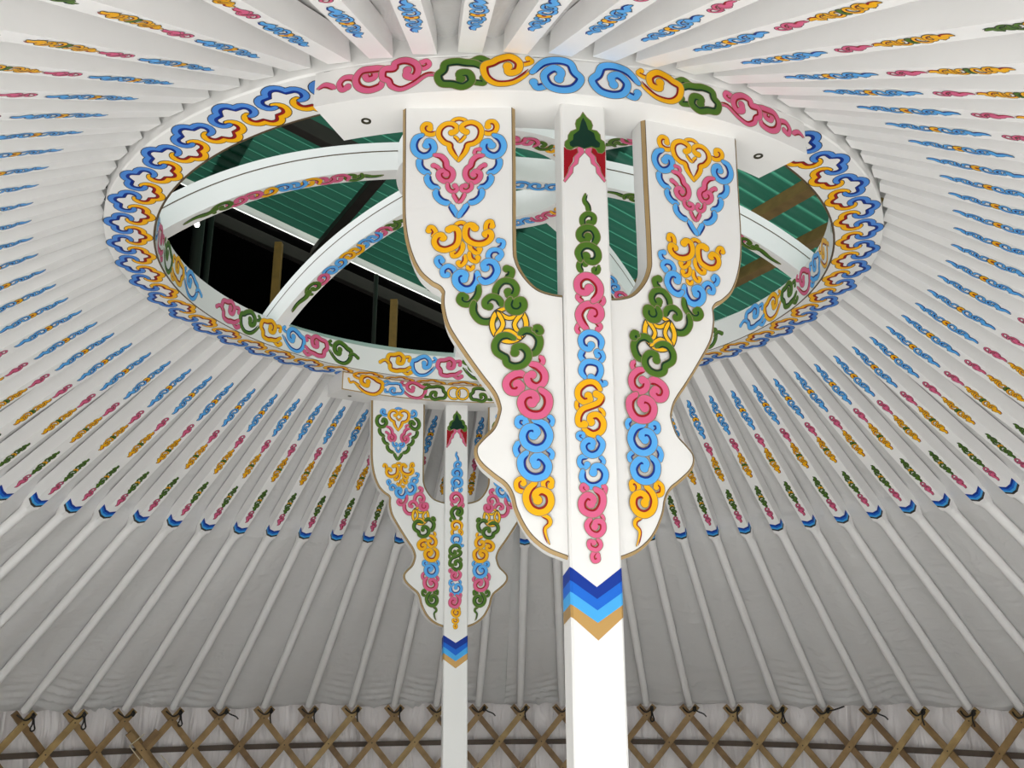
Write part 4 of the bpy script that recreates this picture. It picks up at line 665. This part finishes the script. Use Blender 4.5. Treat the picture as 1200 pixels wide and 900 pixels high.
# posts, cable and bulb in the shed
def spost(a,b,zt,w,m,label,rnd=False,name='shed_post',cat='post'):
    p=rp(a,b); mb=MB(); n=10 if rnd else 4; vs=[]
    for z in (-.1,zt):
        for i in range(n): 
            t=2*PI*(i+.5)/n; vs.append((p.x+w*math.cos(t),p.y+w*math.sin(t),z))
    mb.add(vs,[(i,(i+1)%n,n+(i+1)%n,n+i) for i in range(n)]+[tuple(range(n-1,-1,-1)),tuple(n+i for i in range(n))],m,rnd)
    return tag(mb.build(name),label,cat)
PIPE=mat('grey_pipe','2B2622',.6)
YT=mat('yellow_timber','8F6A2A',.65,noise=.3,scale=8)
SHEDPOSTS=[{'p': [-3.427, 9.985], 'z': 7.914, 'w': 0.07525, 'm': 'y', 'r': False, 'label': 'short yellow timber post in the dark shed, left of the second spoke'}, {'p': [-1.775, 10.755], 'z': 7.304, 'w': 0.07525, 'm': 'y', 'r': False, 'label': 'short yellow timber post in the dark shed, right of the second spoke'}, {'p': [-2.048, 10.607], 'z': 7.672, 'w': 0.0344, 'm': 'p', 'r': True, 'label': 'thin grey pipe standing in the dark shed beside a yellow post'}, {'p': [-4.083, 8.425], 'z': 7.749, 'w': 0.07525, 'm': 'p', 'r': True, 'label': 'thick grey pipe in the dark shed near the lit bulb'}, {'p': [-4.086, 8.88], 'z': 8.019, 'w': 0.0387, 'm': 'p', 'r': True, 'label': 'thin grey pipe in the dark shed, next right of the thick one'}]
BULB=[-3.921, 7.909, 7.183]
SKY=1.5; SUN=12.5; EXPO=0.03
for q in SHEDPOSTS:
    p=q['p']; mb=MB(); n=12 if q['r'] else 4; vs=[]; w=q['w']
    for z in (-.1,q['z']):
        for i in range(n):
            t=2*PI*(i+.5)/n; vs.append((p[0]+w*math.cos(t),p[1]+w*math.sin(t),z))
    mb.add(vs,[(i,(i+1)%n,n+(i+1)%n,n+i) for i in range(n)]+[tuple(range(n-1,-1,-1)),tuple(n+i for i in range(n))],YT if q['m']=='y' else PIPE,q['r'])
    tag(mb.build('shed_post'),q['label'],'post')
# hanging bulb
BL=bpy.data.materials.new('lit_bulb'); BL.use_nodes=True; b=BL.node_tree.nodes['Principled BSDF']; b.inputs['Emission Color'].default_value=(1,.97,.9,1); b.inputs['Emission Strength'].default_value=6; b.inputs['Base Color'].default_value=(1,1,1,1)
bp=Vector(BULB); bulb=tag(empty('hanging_bulb',tuple(bp)),'small lit white bulb in the dark shed, left side of the crown opening','lamp')
mb=MB(); prof=[(.001,-.05),(.022,-.043),(.032,-.02),(.03,0),(.018,.022),(.014,.035)]; n=14; vs=[]
for r,z in prof: vs+=[(bp.x+r*math.cos(2*PI*i/n),bp.y+r*math.sin(2*PI*i/n),bp.z+z) for i in range(n)]
mb.add(vs,[(j*n+i,j*n+(i+1)%n,(j+1)*n+(i+1)%n,(j+1)*n+i) for j in range(5) for i in range(n)],BL,True)
childed(mb.build('globe'),bulb)
mb=MB(); vs=[]
for r,z in ((.017,.03),(.017,.08),(.006,.09),(.004,.6)): vs+=[(bp.x+r*math.cos(2*PI*i/n),bp.y+r*math.sin(2*PI*i/n),bp.z+z) for i in range(n)]
mb.add(vs,[(j*n+i,j*n+(i+1)%n,(j+1)*n+(i+1)%n,(j+1)*n+i) for j in range(3) for i in range(n)],PIPE,True)
childed(mb.build('socket'),bulb)
# ------------------------------------------------------------------ camera
cam=bpy.data.cameras.new('camera'); co=bpy.data.objects.new('camera',cam); COL.objects.link(co); scene.camera=co
cam.sensor_fit='HORIZONTAL'; cam.sensor_width=36; cam.lens=36*1108.03/1200; cam.clip_start=.02; cam.clip_end=100
pi_=.30345; ro=-.0034
fwd=Vector((0,math.cos(pi_),math.sin(pi_))); up=Vector((0,-math.sin(pi_),math.cos(pi_))); rt=Vector((1,0,0))
c,s=math.cos(ro),math.sin(ro); rt2=rt*c+up*s; up2=up*c-rt*s
co.matrix_world=Matrix(((rt2.x,up2.x,-fwd.x,.05127),(rt2.y,up2.y,-fwd.y,-2.8834),(rt2.z,up2.z,-fwd.z,1.665),(0,0,0,1)))
# ------------------------------------------------------------------ light: overcast sky, daylight through the open doorway
w=bpy.data.worlds.new('sky'); scene.world=w; w.use_nodes=True; bg=w.node_tree.nodes['Background']
bg.inputs['Color'].default_value=(.93,.97,1,1); bg.inputs['Strength'].default_value=SKY
sun=bpy.data.lights.new('sun','SUN'); sun.energy=SUN; sun.angle=.03; sun.color=(1,.985,.96)
so=bpy.data.objects.new('sun',sun); COL.objects.link(so); so.rotation_euler=(Vector((.10,.69,-.72))).to_track_quat('-Z','Y').to_euler()
scene.view_settings.view_transform='Standard'; scene.view_settings.look='None'; scene.view_settings.exposure=EXPO; scene.view_settings.gamma=1; scene.view_settings.use_curve_mapping=False
